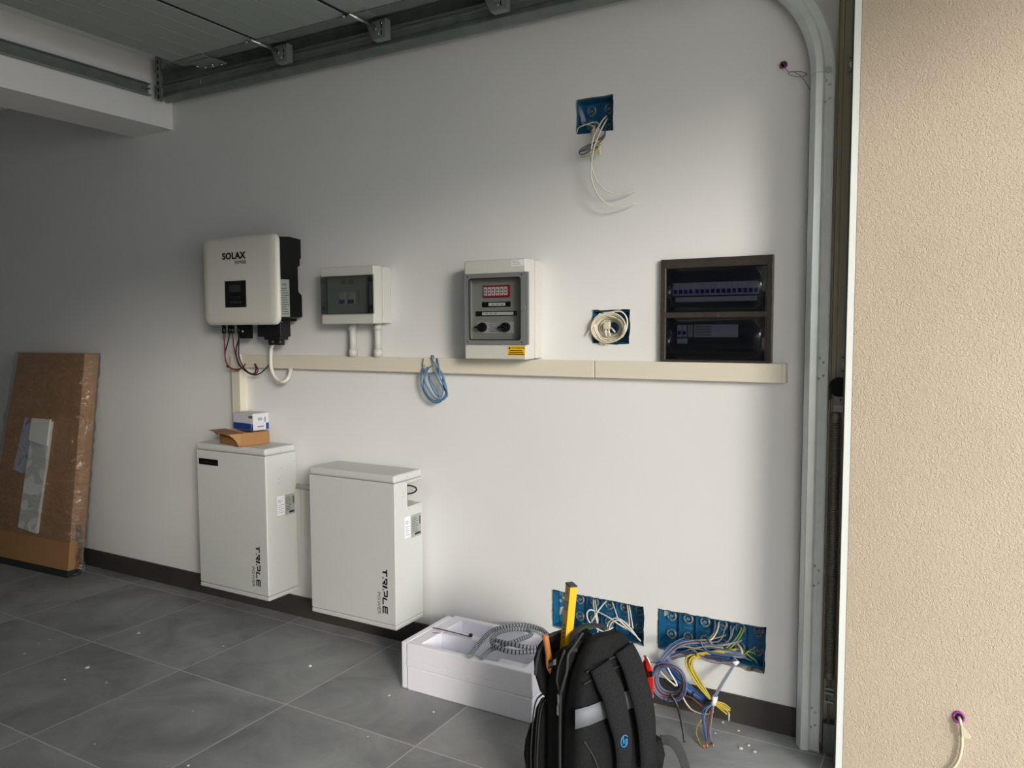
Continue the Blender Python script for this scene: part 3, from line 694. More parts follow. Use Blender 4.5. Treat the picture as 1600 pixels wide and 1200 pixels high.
# ================================================================== DOOR HARDWARE
t = thing('garage_door', 'grey overhead sectional door rolled open under the ceiling', 'garage door', (1.9, -1.7, 2.655))
xs = [.640, 1.186, 1.712, 2.225, 2.745, 3.26]
for i in range(5):
    a, c = xs[i]+(.009 if i else 0), xs[i+1]-.009
    b = MB(); b.mi = 0; b.box((a, -3.30, 2.655), (c, -.265, 2.695), .003, 1)
    for k in range(1, 5):
        xx = a+(c-a)*k/5; b.mi = 2; b.box((xx-.0022, -3.30, 2.6535), (xx+.0022, -.268, 2.6555))
    b.mi = 1; b.box((a, -.268, 2.652), (c, -.200, 2.697), .001, 1)
    b.build('door_section', ['panel', 'panel_edge', 'rib'], t)
for i in range(1, 5):
    bx('joint_seal', (xs[i]-.0088, -3.3, 2.6565), (xs[i]+.0088, -.205, 2.69), 'rubber', t)
def hinge(xx, first=False):
    h = bx('hinge_plate', (xx-.10, -.27, 2.649), (xx+.05, -.21, 2.652), 'galv_dark', t)
    if first:
        MB().box((xx-.10, -.235, 2.646), (xx+.06, -.135, 2.650), .001, 1).build('roller_bracket', 'galv_dark', h)
        for ax, ay in ((-.06, -.16), (-.02, -.15), (.0, -.17), (.04, -.15), (-.08, -.19)):
            MB().cyl((xx+ax, ay, 2.646), (xx+ax, ay, 2.638), .006, 8).build('bolt', 'zinc', h)
    else:
        b = MB(); b.prism([(xx-.055, -.150, 2.66), (xx+.045, -.150, 2.66), (xx+.045, -.150, 2.588), (xx-.020, -.150, 2.588)], (0, -.003, 0))
        b.box((xx+.043, -.150, 2.588), (xx+.046, -.118, 2.664)); b.box((xx-.02, -.15, 2.587), (xx+.045, -.118, 2.590))
        b.build('hinge_bracket', 'hinge', h)
        MB().cyl((xx-.018, -.30, 2.642), (xx-.008, -.155, 2.640), .007, 10).build('roller_shaft', 'zinc', h)
        for ax, az in ((0, 2.625), (.015, 2.605), (.03, 2.645), (-.03, 2.645)):
            MB().cyl((xx+ax, -.153, az), (xx+ax, -.161, az), .0055, 8).build('bolt', 'zinc', h)
        for az in (2.600, 2.625): bx('slot', (xx+.024, -.1535, az), (xx+.030, -.1528, az+.018), 'rubber', h)
        MB().cyl((xx-.055, -.285, 2.650), (xx-.055, -.285, 2.640), .006, 8).build('bolt', 'zinc', h)
hinge(.80, True)
for xx in (1.215, 1.765, 2.330, 2.79): hinge(xx)

def sweep(sec, path, name, m, parent, thick=.0016):
    """sec: list of (n, y) with n toward the inside of the bend; path: list of (point, inward normal)"""
    n = len(sec); out = []
    # offset section to give thickness
    off = []
    for i in range(n):
        a = Vector(sec[max(i-1, 0)]); c = Vector(sec[min(i+1, n-1)]); tt = (c-a).normalized(); off.append((sec[i][0]-tt.y*thick, sec[i][1]+tt.x*thick))
    ring = list(sec)+list(reversed(off))
    rings = [[Vector(p)+Vector(nv)*q[0]+Vector((0, q[1], 0)) for q in ring] for p, nv in path]
    return MB().loft(rings, smooth=False).build(name, m, parent)
t = thing('door_track', 'galvanised steel door track, vertical then curving back under the ceiling', 'door track', (3.48, -.06, 0))
ox, cz, cx = 3.512, 2.200, 3.070        # outer line x, arc centre
Ro = ox-cx
path = [((ox, 0, 0), (-1, 0, 0)), ((ox, 0, cz), (-1, 0, 0))]
vert = [((ox, 0, .0), (-1, 0, 0)), ((ox, 0, cz-.0015), (-1, 0, 0))]
arc = [((cx+Ro*math.cos(a), 0, cz+Ro*math.sin(a)), (-math.cos(a), 0, -math.sin(a))) for a in [math.pi/2*k/20 for k in range(21)]]
hor = [((cx, 0, cz+Ro), (0, 0, -1)), ((.300, 0, cz+Ro), (0, 0, -1))]
sec = [(0, -.076), (0.0, -.070), (.004, -.066), (.028, -.066), (.031, -.070), (.034, -.074), (.053, -.0805), (.057, -.079), (.060, -.074), (.072, -.055), (.076, -.045)]
sweep(sec, vert, 'vertical_track', 'track', t); sweep(sec, arc, 'curved_track', 'track', t); sweep(sec, hor, 'horizontal_track', 'galv_dark', t)
for zz, n_ in ((2.17, 1), (1.30, 1), (.62, 1), (.14, 1)):
    for dx, dz in ((-.026, .004), (-.014, -.010), (-.014, -.052), (-.028, -.062)):
        MB().cyl((ox+dx, -.066, zz+dz), (ox+dx, -.070, zz+dz), .0045, 10, .003).build('rivet', 'zinc', t)
MB().cyl((ox-.020, -.066, 2.205), (ox-.020, -.072, 2.205), .010, 14).build('bolt', 'zinc', t)
# rear wall angle of the track
b = MB(); b.box((ox-.077, -.046, .0), (ox-.074, 0, 2.20)); b.build('wall_angle', 'galv_dark', t)
for x_, z_ in ((.52, 2.66), (2.1, 2.66), (2.15, 2.64), (1.55, 2.66), (1.60, 2.64)):
    MB().cyl((x_, -.066, z_-.05), (x_, -.071, z_-.05), .004, 8).build('rivet', 'zinc', t)
bx('track_joint', (.583, -.0685, 2.590), (.589, -.064, 2.638), 'label_grey', t)
b = MB()
sec2 = [(0, -.115), (0, -.072), (.004, -.066), (.052, -.066), (.056, -.070), (.056, -.100), (.060, -.104)]
t2 = thing('door_track', 'upper horizontal steel track directly above the curving one', 'door track', (1.8, -.08, 2.646))
sweep(sec2, [((3.40, 0, 2.706), (0, 0, -1)), ((.300, 0, 2.706), (0, 0, -1))], 'track_channel', 'galv_dark', t2)
for x_ in (.9, 1.9, 2.9): bx('ceiling_strap', (x_, -.0655, 2.70), (x_+.03, -.0625, 2.77), 'galv_dark', t2)
bx('wall_bracket', (3.1, -.064, 2.60), (3.16, 0, 2.64), 'galv_dark', t2)
# rear hanger + cross bar
t = thing('track_hanger', 'perforated steel hanger holding the rear end of the tracks', 'hanger', (.35, -.12, 2.56))
b = MB(); b.box((.335, -.128, 2.555), (.338, -.098, 2.77)); b.box((.335, -.131, 2.555), (.368, -.128, 2.77)); b.build('angle_bar', 'galv_dark', t)
for k in range(6): bx('slot_hole', (.346, -.1316, 2.562+k*.034), (.356, -.1309, 2.580+k*.034), 'rubber', t)
MB().box((.318, -.128, 2.57), (.335, -.095, 2.63)).cyl((.318, -.11, 2.61), (.31, -.11, 2.61), .006, 8).build('corner_bracket', 'galv_dark', t)
t = thing('cross_bar', 'grey steel bar joining the rear ends of the door tracks', 'bar', (.31, -1.7, 2.578))
b = MB(); b.box((.296, -3.30, 2.578), (.299, -.150, 2.634)); b.box((.296, -3.30, 2.578), (.325, -.150, 2.581)); b.box((.296, -3.30, 2.631), (.325, -.150, 2.634)); b.build('channel', 'galv_dark', t)
MB().cyl((.330, -.19, 2.606), (.29, -.19, 2.606), .005, 8).cyl((.330, -.165, 2.606), (.29, -.165, 2.606), .005, 8).build('bolt', 'zinc', t)

# door frame leg
t = thing('door_frame_leg', 'upright beige and white door frame profile between the track and stucco', 'door frame', (3.56, -.06, 0))
bx('frame_plate', (3.513, -.012, 0), (3.604, 0, 2.5), 'frame_beige', t)
bx('frame_fin', (3.5135, -.034, 0), (3.5160, -.012, 2.5), 'frame_beige', t)
bx('frame_fold', (3.524, -.022, 0), (3.530, -.012, 2.5), 'frame_beige', t, .001, 1)
bx('seal_lip', (3.578, -.232, 0), (3.5845, -.012, 2.5), 'frame_grey', t)
bx('frame_edge', (3.5845, -.249, 0), (3.6045, -.012, 2.5), 'frame_white', t, .001, 1)
for zz in (2.225, 1.283):
    f = bx('fixing_plate', (3.5385, -.016, zz-.030), (3.577, -.012, zz+.030), 'galv', t)
    MB().cyl((3.560, -.016, zz), (3.560, -.019, zz), .013, 20).cyl((3.560, -.018, zz), (3.560, -.024, zz), .008, 6).build('fixing_bolt', 'zinc', f)
    bx('slot', (3.546, -.0165, zz+.020), (3.566, -.0158, zz+.023), 'gasket', f); bx('slot', (3.546, -.0165, zz-.023), (3.566, -.0158, zz-.020), 'gasket', f)
MB().cyl((3.566, -.016, 2.35), (3.566, -.0125, 2.35), .006, 12).build('screw_cap', 'zinc', t)
t = thing('door_spring', 'dark steel tension spring unit with black pulley beside the track', 'door spring', (3.54, -.05, 0))
MB().cyl((3.546, -.060, 1.212), (3.546, -.045, 1.212), .031, 30).build('pulley', 'rubber', t)
bx('pulley_fork', (3.526, -.044, 1.105), (3.572, -.038, 1.205), 'spring', t, .002)
bx('pulley_guard', (3.5165, -.062, 1.17), (3.521, -.036, 1.215), 'black_plastic', t)
bx('spring_head', (3.527, -.050, 1.130), (3.570, -.040, 1.155), 'galv', t, .002)
MB().cyl((3.549, -.040, 1.17), (3.549, -.046, 1.17), .003, 8).build('bolt', 'rubber', t)
def spring(xx, nm):
    pts = []; turns = 150; z_a, z_b = .27, 1.10; rr = .0125
    for k in range(turns*8+1):
        a = 2*math.pi*k/8; pts.append((xx+rr*math.cos(a), -.050+rr*math.sin(a), z_a+(z_b-z_a)*k/(turns*8)))
    return MB().tube(pts, .0024, 5).build(nm, 'spring', t)
spring(3.537, 'coil_spring')
MB().cyl((3.537, -.05, 1.10), (3.537, -.05, 1.13), .014).cyl((3.537, -.05, .25), (3.537, -.05, .275), .014).cyl((3.537, -.05, .27), (3.537, -.05, 1.1), .009).build('spring_plug', 'spring', t)
MB().cyl((3.565, -.05, .02), (3.565, -.05, 1.13), .006).build('guide_rod', 'spring', t)
bx('foot_bracket', (3.522, -.062, .0), (3.575, -.030, .10), 'galv_dark', t, .002)
MB().cyl((3.537, -.05, .09), (3.537, -.05, .255), .004).build('steel_cable', 'spring', t)
for zz in (.20, .215, .17): bx('link', (3.527, -.060, zz), (3.552, -.045, zz+.006), 'galv', t)

# ================================================================== CABLE OUTLETS
t = thing('wall_cable_outlet', 'small purple conduit end high on wall near the curved track', 'cable outlet', (3.345, -.005, 2.25))
MB().tube([Vector(p) for p in [(3.345+.010*math.cos(a), -.004, 2.263+.010*math.sin(a)) for a in [2*math.pi*k/16 for k in range(17)]]], .0028, 6).build('conduit_rim', 'purple', t)
MB().cyl((3.345, -.006, 2.263), (3.345, -.001, 2.263), .009).build('conduit_core', 'fabric_dark', t)
wire('wire', [(3.353,-0.02,2.253),(3.343,-0.02,2.268),(3.337,-0.02,2.26),(3.337,-0.02,2.25),(3.345,-0.02,2.246)], .0016, 'w_brown', t)
wire('wire', [(3.351,-0.02,2.25),(3.363,-0.02,2.233),(3.379,-0.02,2.231),(3.403,-0.02,2.227),(3.421,-0.02,2.216),(3.404,-0.02,2.211),(3.38,-0.02,2.217),(3.364,-0.02,2.227),(3.375,-0.02,2.232),(3.396,-0.02,2.218),(3.408,-0.02,2.206),(3.424,-0.02,2.179),(3.44,-0.03,2.146)], .0012, 'w_grey', t)
t = thing('wall_cable_outlet', 'purple conduit end low on the beige stucco with cream cable hanging', 'cable outlet', (3.905, -.255, .30))
MB().tube([(3.905+.013*math.cos(a), -.252, .301+.015*math.sin(a)) for a in [2*math.pi*k/20 for k in range(21)]], .0035, 8).build('conduit_rim', 'purple', t)
MB().cyl((3.905, -.2535, .301), (3.905, -.249, .301), .011).build('conduit_core', 'fabric_dark', t)
wire('cable', [(3.905,-0.253,0.3007),(3.909,-0.27,0.2984),(3.912,-0.262,0.2748),(3.914,-0.262,0.2531),(3.915,-0.262,0.2253),(3.911,-0.262,0.1925),(3.903,-0.262,0.1675),(3.892,-0.262,0.1495),(3.878,-0.262,0.1266)], .0042, 'w_cream', t, 8, 10)
MB().prism([Vector(p) for p in [(3.911,-0.272,0.2886),(3.919,-0.272,0.2832),(3.929,-0.272,0.2709),(3.937,-0.272,0.2601),(3.934,-0.272,0.2538),(3.925,-0.272,0.255),(3.914,-0.272,0.2577)]], (0, .0015, 0)).build('peeled_sheath', 'w_cream', t)

# ---- wires in the top box
t = thing('cable_bundle', 'pale wires and folded leads dangling from the highest wall box', 'wires', (2.67, -.02, 2.0), 'loose wires from the wall')
wire('wire', [(2.705,0.03,2.194),(2.702,-0.01,2.164),(2.691,-0.05,2.111),(2.686,-0.06,2.075),(2.681,-0.06,2.034),(2.686,-0.06,1.99),(2.704,-0.06,1.942),(2.737,-0.06,1.905),(2.775,-0.05,1.889),(2.811,-0.04,1.887),(2.844,-0.03,1.899)], .0028, 'w_white', t)
wire('wire', [(2.708,0.03,2.184),(2.714,-0.02,2.149),(2.704,-0.05,2.098),(2.693,-0.06,2.058),(2.688,-0.07,2.004),(2.688,-0.07,1.951),(2.703,-0.07,1.906),(2.731,-0.07,1.867),(2.762,-0.06,1.845),(2.8,-0.05,1.841),(2.848,-0.04,1.852)], .0028, 'w_white', t)
wire('wire', [(2.707,0.02,2.147),(2.722,-0.04,2.1),(2.694,-0.05,2.083),(2.658,-0.06,2.069),(2.637,-0.06,2.058),(2.642,-0.06,2.053),(2.678,-0.06,2.06),(2.698,-0.03,2.082),(2.721,-0.03,2.102),(2.713,0,2.135)], .0022, 'w_brown', t)
wire('wire', [(2.704,0.02,2.147),(2.725,-0.04,2.109),(2.689,-0.05,2.079),(2.647,-0.06,2.057),(2.634,-0.06,2.049),(2.652,-0.06,2.042),(2.686,-0.06,2.054),(2.706,-0.03,2.076)], .0022, 'w_blue', t)
wire('wire', [(2.692,0,2.133),(2.704,-0.05,2.086),(2.674,-0.05,2.06),(2.645,-0.06,2.038),(2.652,-0.06,2.033),(2.683,-0.06,2.041),(2.704,-0.05,2.057),(2.705,-0.04,2.084)], .0022, 'w_yellow', t)
wire('wire', [(2.59,0.04,2.205),(2.615,0.01,2.173),(2.655,-0.02,2.157),(2.68,-0.03,2.144),(2.675,-0.03,2.129)], .002, 'w_white', t)
wire('wire', [(2.596,0,2.138),(2.608,-0.01,2.153),(2.634,-0.02,2.157),(2.66,-0.02,2.161),(2.681,-0.01,2.165),(2.684,0.02,2.159)], .002, 'w_white', t)
wire('wire', [(2.593,0.04,2.195),(2.613,0.02,2.18),(2.663,-0.01,2.17),(2.693,-0.02,2.152),(2.701,-0.02,2.139)], .002, 'w_grey', t)
wire('wire', [(2.664,0,2.141),(2.68,-0.03,2.112),(2.689,-0.04,2.086),(2.702,-0.04,2.061),(2.708,-0.04,2.042)], .0025, 'w_cream', t)
bx('connector_block', (2.672,-0.02,2.136), (2.702,-0.034,2.106), 'w_cream', t, .002)
bx('connector_block', (2.685,-0.03,2.072), (2.71,-0.04,2.037), 'w_cream', t, .002)
MB().tube([Vector(p) for p in [(2.592,0.02,2.238),(2.608,0.02,2.207),(2.616,0.02,2.178)]], .010, 10).build('corrugated_conduit', 'w_lilac', t)

# ---- coil in the small box
t = thing('cable_coil', 'cream cable coil packed into the small square wall opening', 'cable coil', (2.736, .02, 1.36), 'loose wires from the wall')
q = random.Random(5)
cxx, czz = 2.733, 1.403
for k in range(18):
    rx = .030+.0025*k+q.uniform(-.002, .002); rz = .024+.0019*k; y = .034-.0032*k; dx, dz = q.uniform(-.004, .004), q.uniform(-.003, .003)
    a0 = q.uniform(0, 6); span = q.uniform(4.6, 6.2)
    pts = [(cxx+dx+min(rx, .069)*math.cos(a0+span*i/14), y+.006*math.sin(3*a0+i*.7), czz+dz+min(rz, .056)*math.sin(a0+span*i/14)) for i in range(15)]
    wire('cable_turn', pts, .0030, 'w_cream' if k % 3 else 'w_white', t)
wire('cable_turn', [(2.695,-0.012,1.456),(2.726,-0.012,1.46),(2.762,-0.012,1.465),(2.787,-0.012,1.462),(2.805,-0.012,1.442),(2.808,-0.012,1.414),(2.798,-0.012,1.386),(2.773,-0.012,1.367),(2.732,-0.012,1.355),(2.701,-0.012,1.364),(2.68,-0.012,1.396),(2.677,-0.012,1.422)], .0031, 'w_white', t)
wire('cable_turn', [(2.717,-0.015,1.448),(2.691,-0.015,1.434),(2.671,-0.015,1.41),(2.655,-0.015,1.391),(2.647,-0.015,1.376)], .0024, 'w_cream', t)
b = MB(); b.box((2.718,-0.022,1.427), (2.742,-0.006,1.398), .003); b.build('connector_block', 'w_cream', t)
for i, (a_, c_) in enumerate((((946,516),(947,525)), ((951,516),(953,525)), ((955,513),(961,519)))): pass
wire('loose_end', [(2.721,-0.012,1.4),(2.724,-0.012,1.374)], .0035, 'w_white', t); wire('loose_end', [(2.734,-0.012,1.4),(2.74,-0.012,1.374)], .0035, 'w_white', t); wire('loose_end', [(2.745,-0.014,1.405),(2.761,-0.014,1.388)], .0035, 'w_cream', t)
b = MB(); b.prism([Vector(p) for p in [(2.693,-0.006,1.35),(2.714,-0.006,1.35),(2.719,-0.006,1.338),(2.69,-0.006,1.343)]], (0, .004, 0)); b.build('torn_sheath', 'w_cream', t)

# ---- wires in the long box behind the backpack
t = thing('cable_bundle', 'white cables looping inside the low blue box behind the backpack', 'wires', (2.72, 0, .22), 'loose wires from the wall')
for pts in ([(2.648,0.05,0.334),(2.664,0.02,0.3102),(2.687,0,0.2646),(2.699,-0.01,0.2373)], [(2.656,0.05,0.3329),(2.675,0.02,0.2993),(2.689,0,0.2574),(2.694,-0.01,0.2286)], [(2.708,0.05,0.3418),(2.7,0,0.3229),(2.683,-0.01,0.2926),(2.667,-0.01,0.2642)],
            [(2.682,0.01,0.3012),(2.661,-0.01,0.3116),(2.652,-0.02,0.2954),(2.667,-0.03,0.2711),(2.692,-0.03,0.2554),(2.721,-0.03,0.2459),(2.745,-0.03,0.253),(2.757,-0.01,0.2611)], [(2.686,0,0.3078),(2.74,-0.02,0.3014),(2.787,-0.02,0.2801),(2.828,-0.01,0.2595),(2.866,-0.01,0.2323)],
            [(2.735,-0.02,0.2477),(2.743,-0.02,0.2793),(2.767,-0.02,0.3012),(2.792,-0.02,0.301),(2.826,-0.02,0.28),(2.865,-0.02,0.2381)], [(2.743,-0.02,0.2517),(2.76,-0.03,0.2859),(2.786,-0.03,0.3007),(2.808,-0.02,0.2816),(2.844,-0.02,0.2563),(2.869,-0.01,0.2279)],
            [(2.727,0.05,0.3348),(2.746,0.03,0.3215),(2.771,0,0.298)], [(2.791,0.05,0.3357),(2.804,0.03,0.3066),(2.821,0,0.2747)], [(2.799,0.05,0.3346),(2.814,0.03,0.3035),(2.834,0,0.2672)]):
    wire('wire', pts, .0027, 'w_white', t)
q = random.Random(9)
for k in range(7):
    c0 = Vector((2.649,-0.006,0.2416)); pts = [c0+Vector((q.uniform(-.03, .03), q.uniform(-.012, .02), q.uniform(-.008, .012))) for _ in range(4)]
    wire('green_wire', pts, .0028, 'w_dgreen', t)

# ---- big spill at right
t = thing('cable_bundle', 'long lilac, blue and grey wires massed along sill of the right blue box', 'wires', (3.12, -.02, .2), 'loose wires from the wall')
q = random.Random(21)
cols = ['w_lilac', 'w_lblue', 'w_lilac', 'w_grey', 'w_blue', 'w_lilac', 'w_yellow', 'w_brown']
for k in range(20):
    v0 = 1003+q.uniform(-3, 10); sx = 1034+q.uniform(0, 14); ex = 1150+q.uniform(-20, 34)
    pass
SPILL = [[(2.969,-0.02,0.2273),(3.001,-0.03,0.2544),(3.056,-0.03,0.2701),(3.114,-0.03,0.2747),(3.171,-0.03,0.2816),(3.211,0,0.288),(3.235,0.03,0.2915)], [(2.979,-0.035,0.2204),(3.017,-0.035,0.2474),(3.074,-0.035,0.2637),(3.134,-0.035,0.2665),(3.184,-0.035,0.2674),(3.23,-0.02,0.262),(3.259,0.01,0.2521)],
 [(2.971,-0.04,0.211),(3.009,-0.04,0.2405),(3.066,-0.04,0.2568),(3.117,-0.04,0.2555),(3.168,-0.04,0.2519),(3.219,-0.04,0.2534),(3.243,0,0.2388)], [(2.975,0,0.2309),(3.032,-0.03,0.2677),(3.091,-0.03,0.2818),(3.136,-0.01,0.2884),(3.179,0.02,0.3003)], [(2.992,-0.045,0.2124),(3.035,-0.045,0.2356),(3.091,-0.045,0.2426),(3.147,-0.045,0.2354),(3.196,-0.045,0.2389),(3.236,-0.045,0.2497)],
 [(2.997,-0.03,0.2414),(3.049,-0.03,0.2616),(3.105,-0.03,0.2611),(3.16,-0.03,0.27),(3.192,0.02,0.2865),(3.198,0.05,0.3244)], [(2.976,-0.04,0.2024),(3.024,-0.04,0.2268),(3.08,-0.04,0.2526),(3.14,-0.04,0.2556),(3.199,-0.04,0.2538),(3.248,-0.04,0.2594),(3.27,0.03,0.2214)], [(2.998,0.01,0.2417),(3.065,-0.02,0.2659),(3.121,-0.02,0.2794),(3.159,0.01,0.2833),(3.17,0.05,0.331)],
 [(3.059,-0.04,0.2625),(3.083,-0.04,0.2484),(3.113,-0.04,0.2288),(3.145,-0.04,0.2216),(3.186,-0.04,0.2256),(3.231,-0.04,0.2374)], [(3.108,-0.05,0.2901),(3.12,-0.05,0.2691),(3.148,-0.05,0.2561),(3.184,-0.05,0.2567),(3.224,-0.05,0.2604)], [(3.132,-0.03,0.2924),(3.151,-0.03,0.2681),(3.183,-0.03,0.2537),(3.228,-0.03,0.2561),(3.252,0.02,0.2377)],
 [(2.979,-0.05,0.2356),(3.027,-0.05,0.2596),(3.086,-0.05,0.262),(3.131,-0.05,0.2784),(3.188,-0.05,0.2829)], [(2.997,-0.045,0.2015),(3.04,-0.045,0.2224),(3.096,-0.045,0.2388),(3.153,-0.045,0.2438),(3.209,-0.045,0.2463)], [(3.106,0,0.274),(3.134,0,0.2867),(3.143,0.03,0.3089),(3.143,0.05,0.3329)], [(3.115,0,0.2735),(3.129,0,0.2905),(3.137,0.03,0.3076),(3.131,0.05,0.3355)]]
for rep in range(2):
    for k, pts in enumerate(SPILL):
        jj = Vector((q.uniform(-.004, .004), q.uniform(-.004, .004), q.uniform(-.006, .006)))*rep
        wire('wire', [Vector(p)+jj for p in pts], .0018, cols[(k+3*rep) % len(cols)], t)
for k, pts in enumerate(([(3.228,0.05,0.3276),(3.217,0.03,0.2996),(3.198,0,0.276),(3.187,-0.01,0.2657)], [(3.235,0.05,0.3266),(3.226,0.03,0.299),(3.207,0,0.2732),(3.194,-0.02,0.2639)], [(3.187,0.05,0.3269),(3.194,0.03,0.3022),(3.189,0,0.2742)], [(3.254,0,0.2596),(3.268,0.01,0.2447),(3.281,0.03,0.2261),(3.288,0.04,0.2097)], [(3.194,-0.01,0.2601),(3.22,0,0.2666),(3.252,0.01,0.26),(3.269,0.04,0.2619)], [(3.243,0,0.2457),(3.265,0,0.2665),(3.281,0.03,0.2493)])):
    wire('wire', pts, .0026, 'w_green' if k != 2 else 'w_grey', t)
wire('wire', [(3.145,0.05,0.331),(3.148,0.02,0.3133),(3.143,-0.02,0.2981),(3.137,-0.03,0.2933)], .0030, 'w_white', t)
wire('wire', [(3.22,0.02,0.2779),(3.238,0,0.2703),(3.245,-0.01,0.2569)], .0045, 'w_cream', t)
wire('wire', [(3.324,0.03,0.3044),(3.301,0.03,0.3507),(3.288,0.03,0.3252)], .003, 'w_brown', t)

t = thing('cable_coil', 'ring of blue and brown wires cinched with a long black tie', 'cable coil', (3.02, -.13, .0), 'coiled wires at the right wall box')
q = random.Random(2)
cc = Vector((3.039,-0.18,0.1885)); 
for k in range(11):
    rr = .061-.0016*k+q.uniform(-.003, .003); tl = q.uniform(-.004, .004); mm = ['w_lblue', 'w_brown', 'w_lblue', 'w_brown', 'w_blue', 'w_lblue', 'w_brown', 'w_lilac'][k % 8]
    pts = [cc+Vector((rr*math.cos(2*math.pi*i/18)*1.0+tl, -.012+.004*(k-5)*.6+.004*math.sin(i), rr*1.08*math.sin(2*math.pi*i/18)+q.uniform(-.0007, .0007)-.002*(k % 3))) for i in range(19)]
    wire('wire_turn', pts, .0021, mm, t, 4, 6)
for k in range(5):
    wire('lead', [cc+Vector((-.046+.003*k, -.01, .045)), cc+Vector((-.030+.006*k, .03, .080)), cc+Vector((-.018+.009*k, .10, .090)), cc+Vector((.0+.02*k, .15, .092))], .0024, ['w_lblue', 'w_blue', 'w_lilac', 'w_brown', 'w_lblue'][k], t)
tie = MB(); tie.ribbon(smooth_path([(3.048,-0.205,0.1438),(3.06,-0.205,0.133),(3.073,-0.205,0.1114),(3.09,-0.22,0.0836),(3.104,-0.235,0.0492),(3.115,-0.25,0.0147)]), Vector((.4, -.9, 0)), .0085, .0018); tie.build('cable_tie', 'black_plastic', t)
MB().tube([cc+Vector((-.005+.010*math.cos(a), -.014+.016*math.sin(a), -.060+.010*math.sin(a*1))) for a in [2*math.pi*k/12 for k in range(13)]], .0022, 6).build('tie_loop', 'black_plastic', t)
MB().tube([cc+Vector((-.042+.010*math.cos(a), -.012+.016*math.sin(a), .044+.012*math.cos(a))) for a in [2*math.pi*k/12 for k in range(13)]], .0020, 6).build('tie_loop', 'black_plastic', t)
wire('tie_tail', [(2.985,-0.15,0.2223),(2.966,-0.15,0.2206),(2.937,-0.15,0.2169)], .0012, 'black_plastic', t)

t = thing('cable_bundle', 'yellow wires tied in a thick bunch hanging toward the floor', 'wires', (3.12, -.08, .0), 'coiled wires at the right wall box')
q = random.Random(3)
for k in range(12):
    o_ = Vector((q.uniform(-.017, .017), q.uniform(-.010, .010), q.uniform(-.006, .006))); e = q.uniform(.6, 1.5)
    pts = [Vector(p)+o_*(.45 if i in (0, 4) else (e if i in (5, 6) else 1)) for i, p in enumerate([(3.101,-0.03,0.2319),(3.072,-0.05,0.2239),(3.071,-0.07,0.2008),(3.107,-0.08,0.1519),(3.155,-0.085,0.1046),(3.188,-0.08,0.0871),(3.209,-0.075,0.0717)])]
    wire('wire', pts, .0025, 'w_yellow' if k % 4 else 'w_green', t)
for k in range(4):
    wire('wire_to_box', [Vector(p)+Vector((0, 0, .003*k)) for p in [(3.093,-0.05,0.233),(3.14,-0.04,0.2462),(3.183,-0.03,0.256),(3.223,-0.01,0.2592)]], .0025, 'w_yellow', t)
MB().tube([Vector((3.159,-0.085,0.1033))+Vector((.016*math.cos(a), .014*math.sin(a), .010*math.cos(a))) for a in [2*math.pi*k/14 for k in range(15)]], .0022, 6).build('cable_tie', 'black_plastic', t)
MB().tube([Vector((3.07,-0.05,0.2258))+Vector((.010*math.cos(a), .012*math.sin(a), .006*math.cos(a))) for a in [2*math.pi*k/14 for k in range(15)]], .0022, 6).build('cable_tie', 'black_plastic', t)
b = MB(); b.cyl((3.218,-0.075,0.0647), (3.217,-0.072,0.0356), .003); b.build('end_ferrule', 'conduit', t)

t = thing('cable_bundle', 'blue wires taped in a fat bunch behind the blue and brown ring', 'wires', (3.1, -.06, .05), 'coiled wires at the right wall box')
q = random.Random(4)
for k in range(12):
    o_ = Vector((q.uniform(-.008, .008), q.uniform(-.008, .008), q.uniform(-.012, .012)))
    pts = [Vector(p)+o_ for p in [(2.964,-0.04,0.195),(3.004,-0.05,0.1546),(3.049,-0.07,0.1321),(3.093,-0.07,0.107),(3.123,-0.07,0.0954),(3.146,-0.07,0.0915)]]
    wire('wire', pts, .0030, 'w_blue' if k % 3 else 'w_lblue', t)
for (p_) in ((3.089,-0.07,0.0966), (3.137,-0.07,0.0916)):
    MB().tube([Vector(p_)+Vector((.007*math.cos(a), .016*math.sin(a), .019*math.cos(a))) for a in [2*math.pi*k/14 for k in range(15)]], .0028, 6).build('cable_tie', 'black_plastic', t)
t = thing('cable_bundle', 'two white leads crossing the dark baseboard beside the wire ring', 'wires', (3.0, -.1, .05), 'coiled wires at the right wall box')
wire('wire', [(2.974,-0.11,0.1951),(2.983,-0.11,0.1737),(3.005,-0.11,0.1549),(3.038,-0.11,0.1342)], .0030, 'w_white', t); wire('wire', [(3.001,-0.1,0.1972),(3.015,-0.1,0.1721),(3.035,-0.1,0.1435),(3.039,-0.1,0.1305)], .0030, 'w_white', t)
wire('wire', [(3.054,-0.1,0.115),(3.068,-0.1,0.0832),(3.091,-0.1,0.0585),(3.119,-0.1,0.0513),(3.148,-0.1,0.054),(3.168,-0.09,0.0637)], .0026, 'w_cream', t)
wire('wire', [(3.058,-0.1,0.102),(3.091,-0.1,0.1004),(3.123,-0.1,0.0825),(3.151,-0.1,0.0637)], .0026, 'w_brown', t)

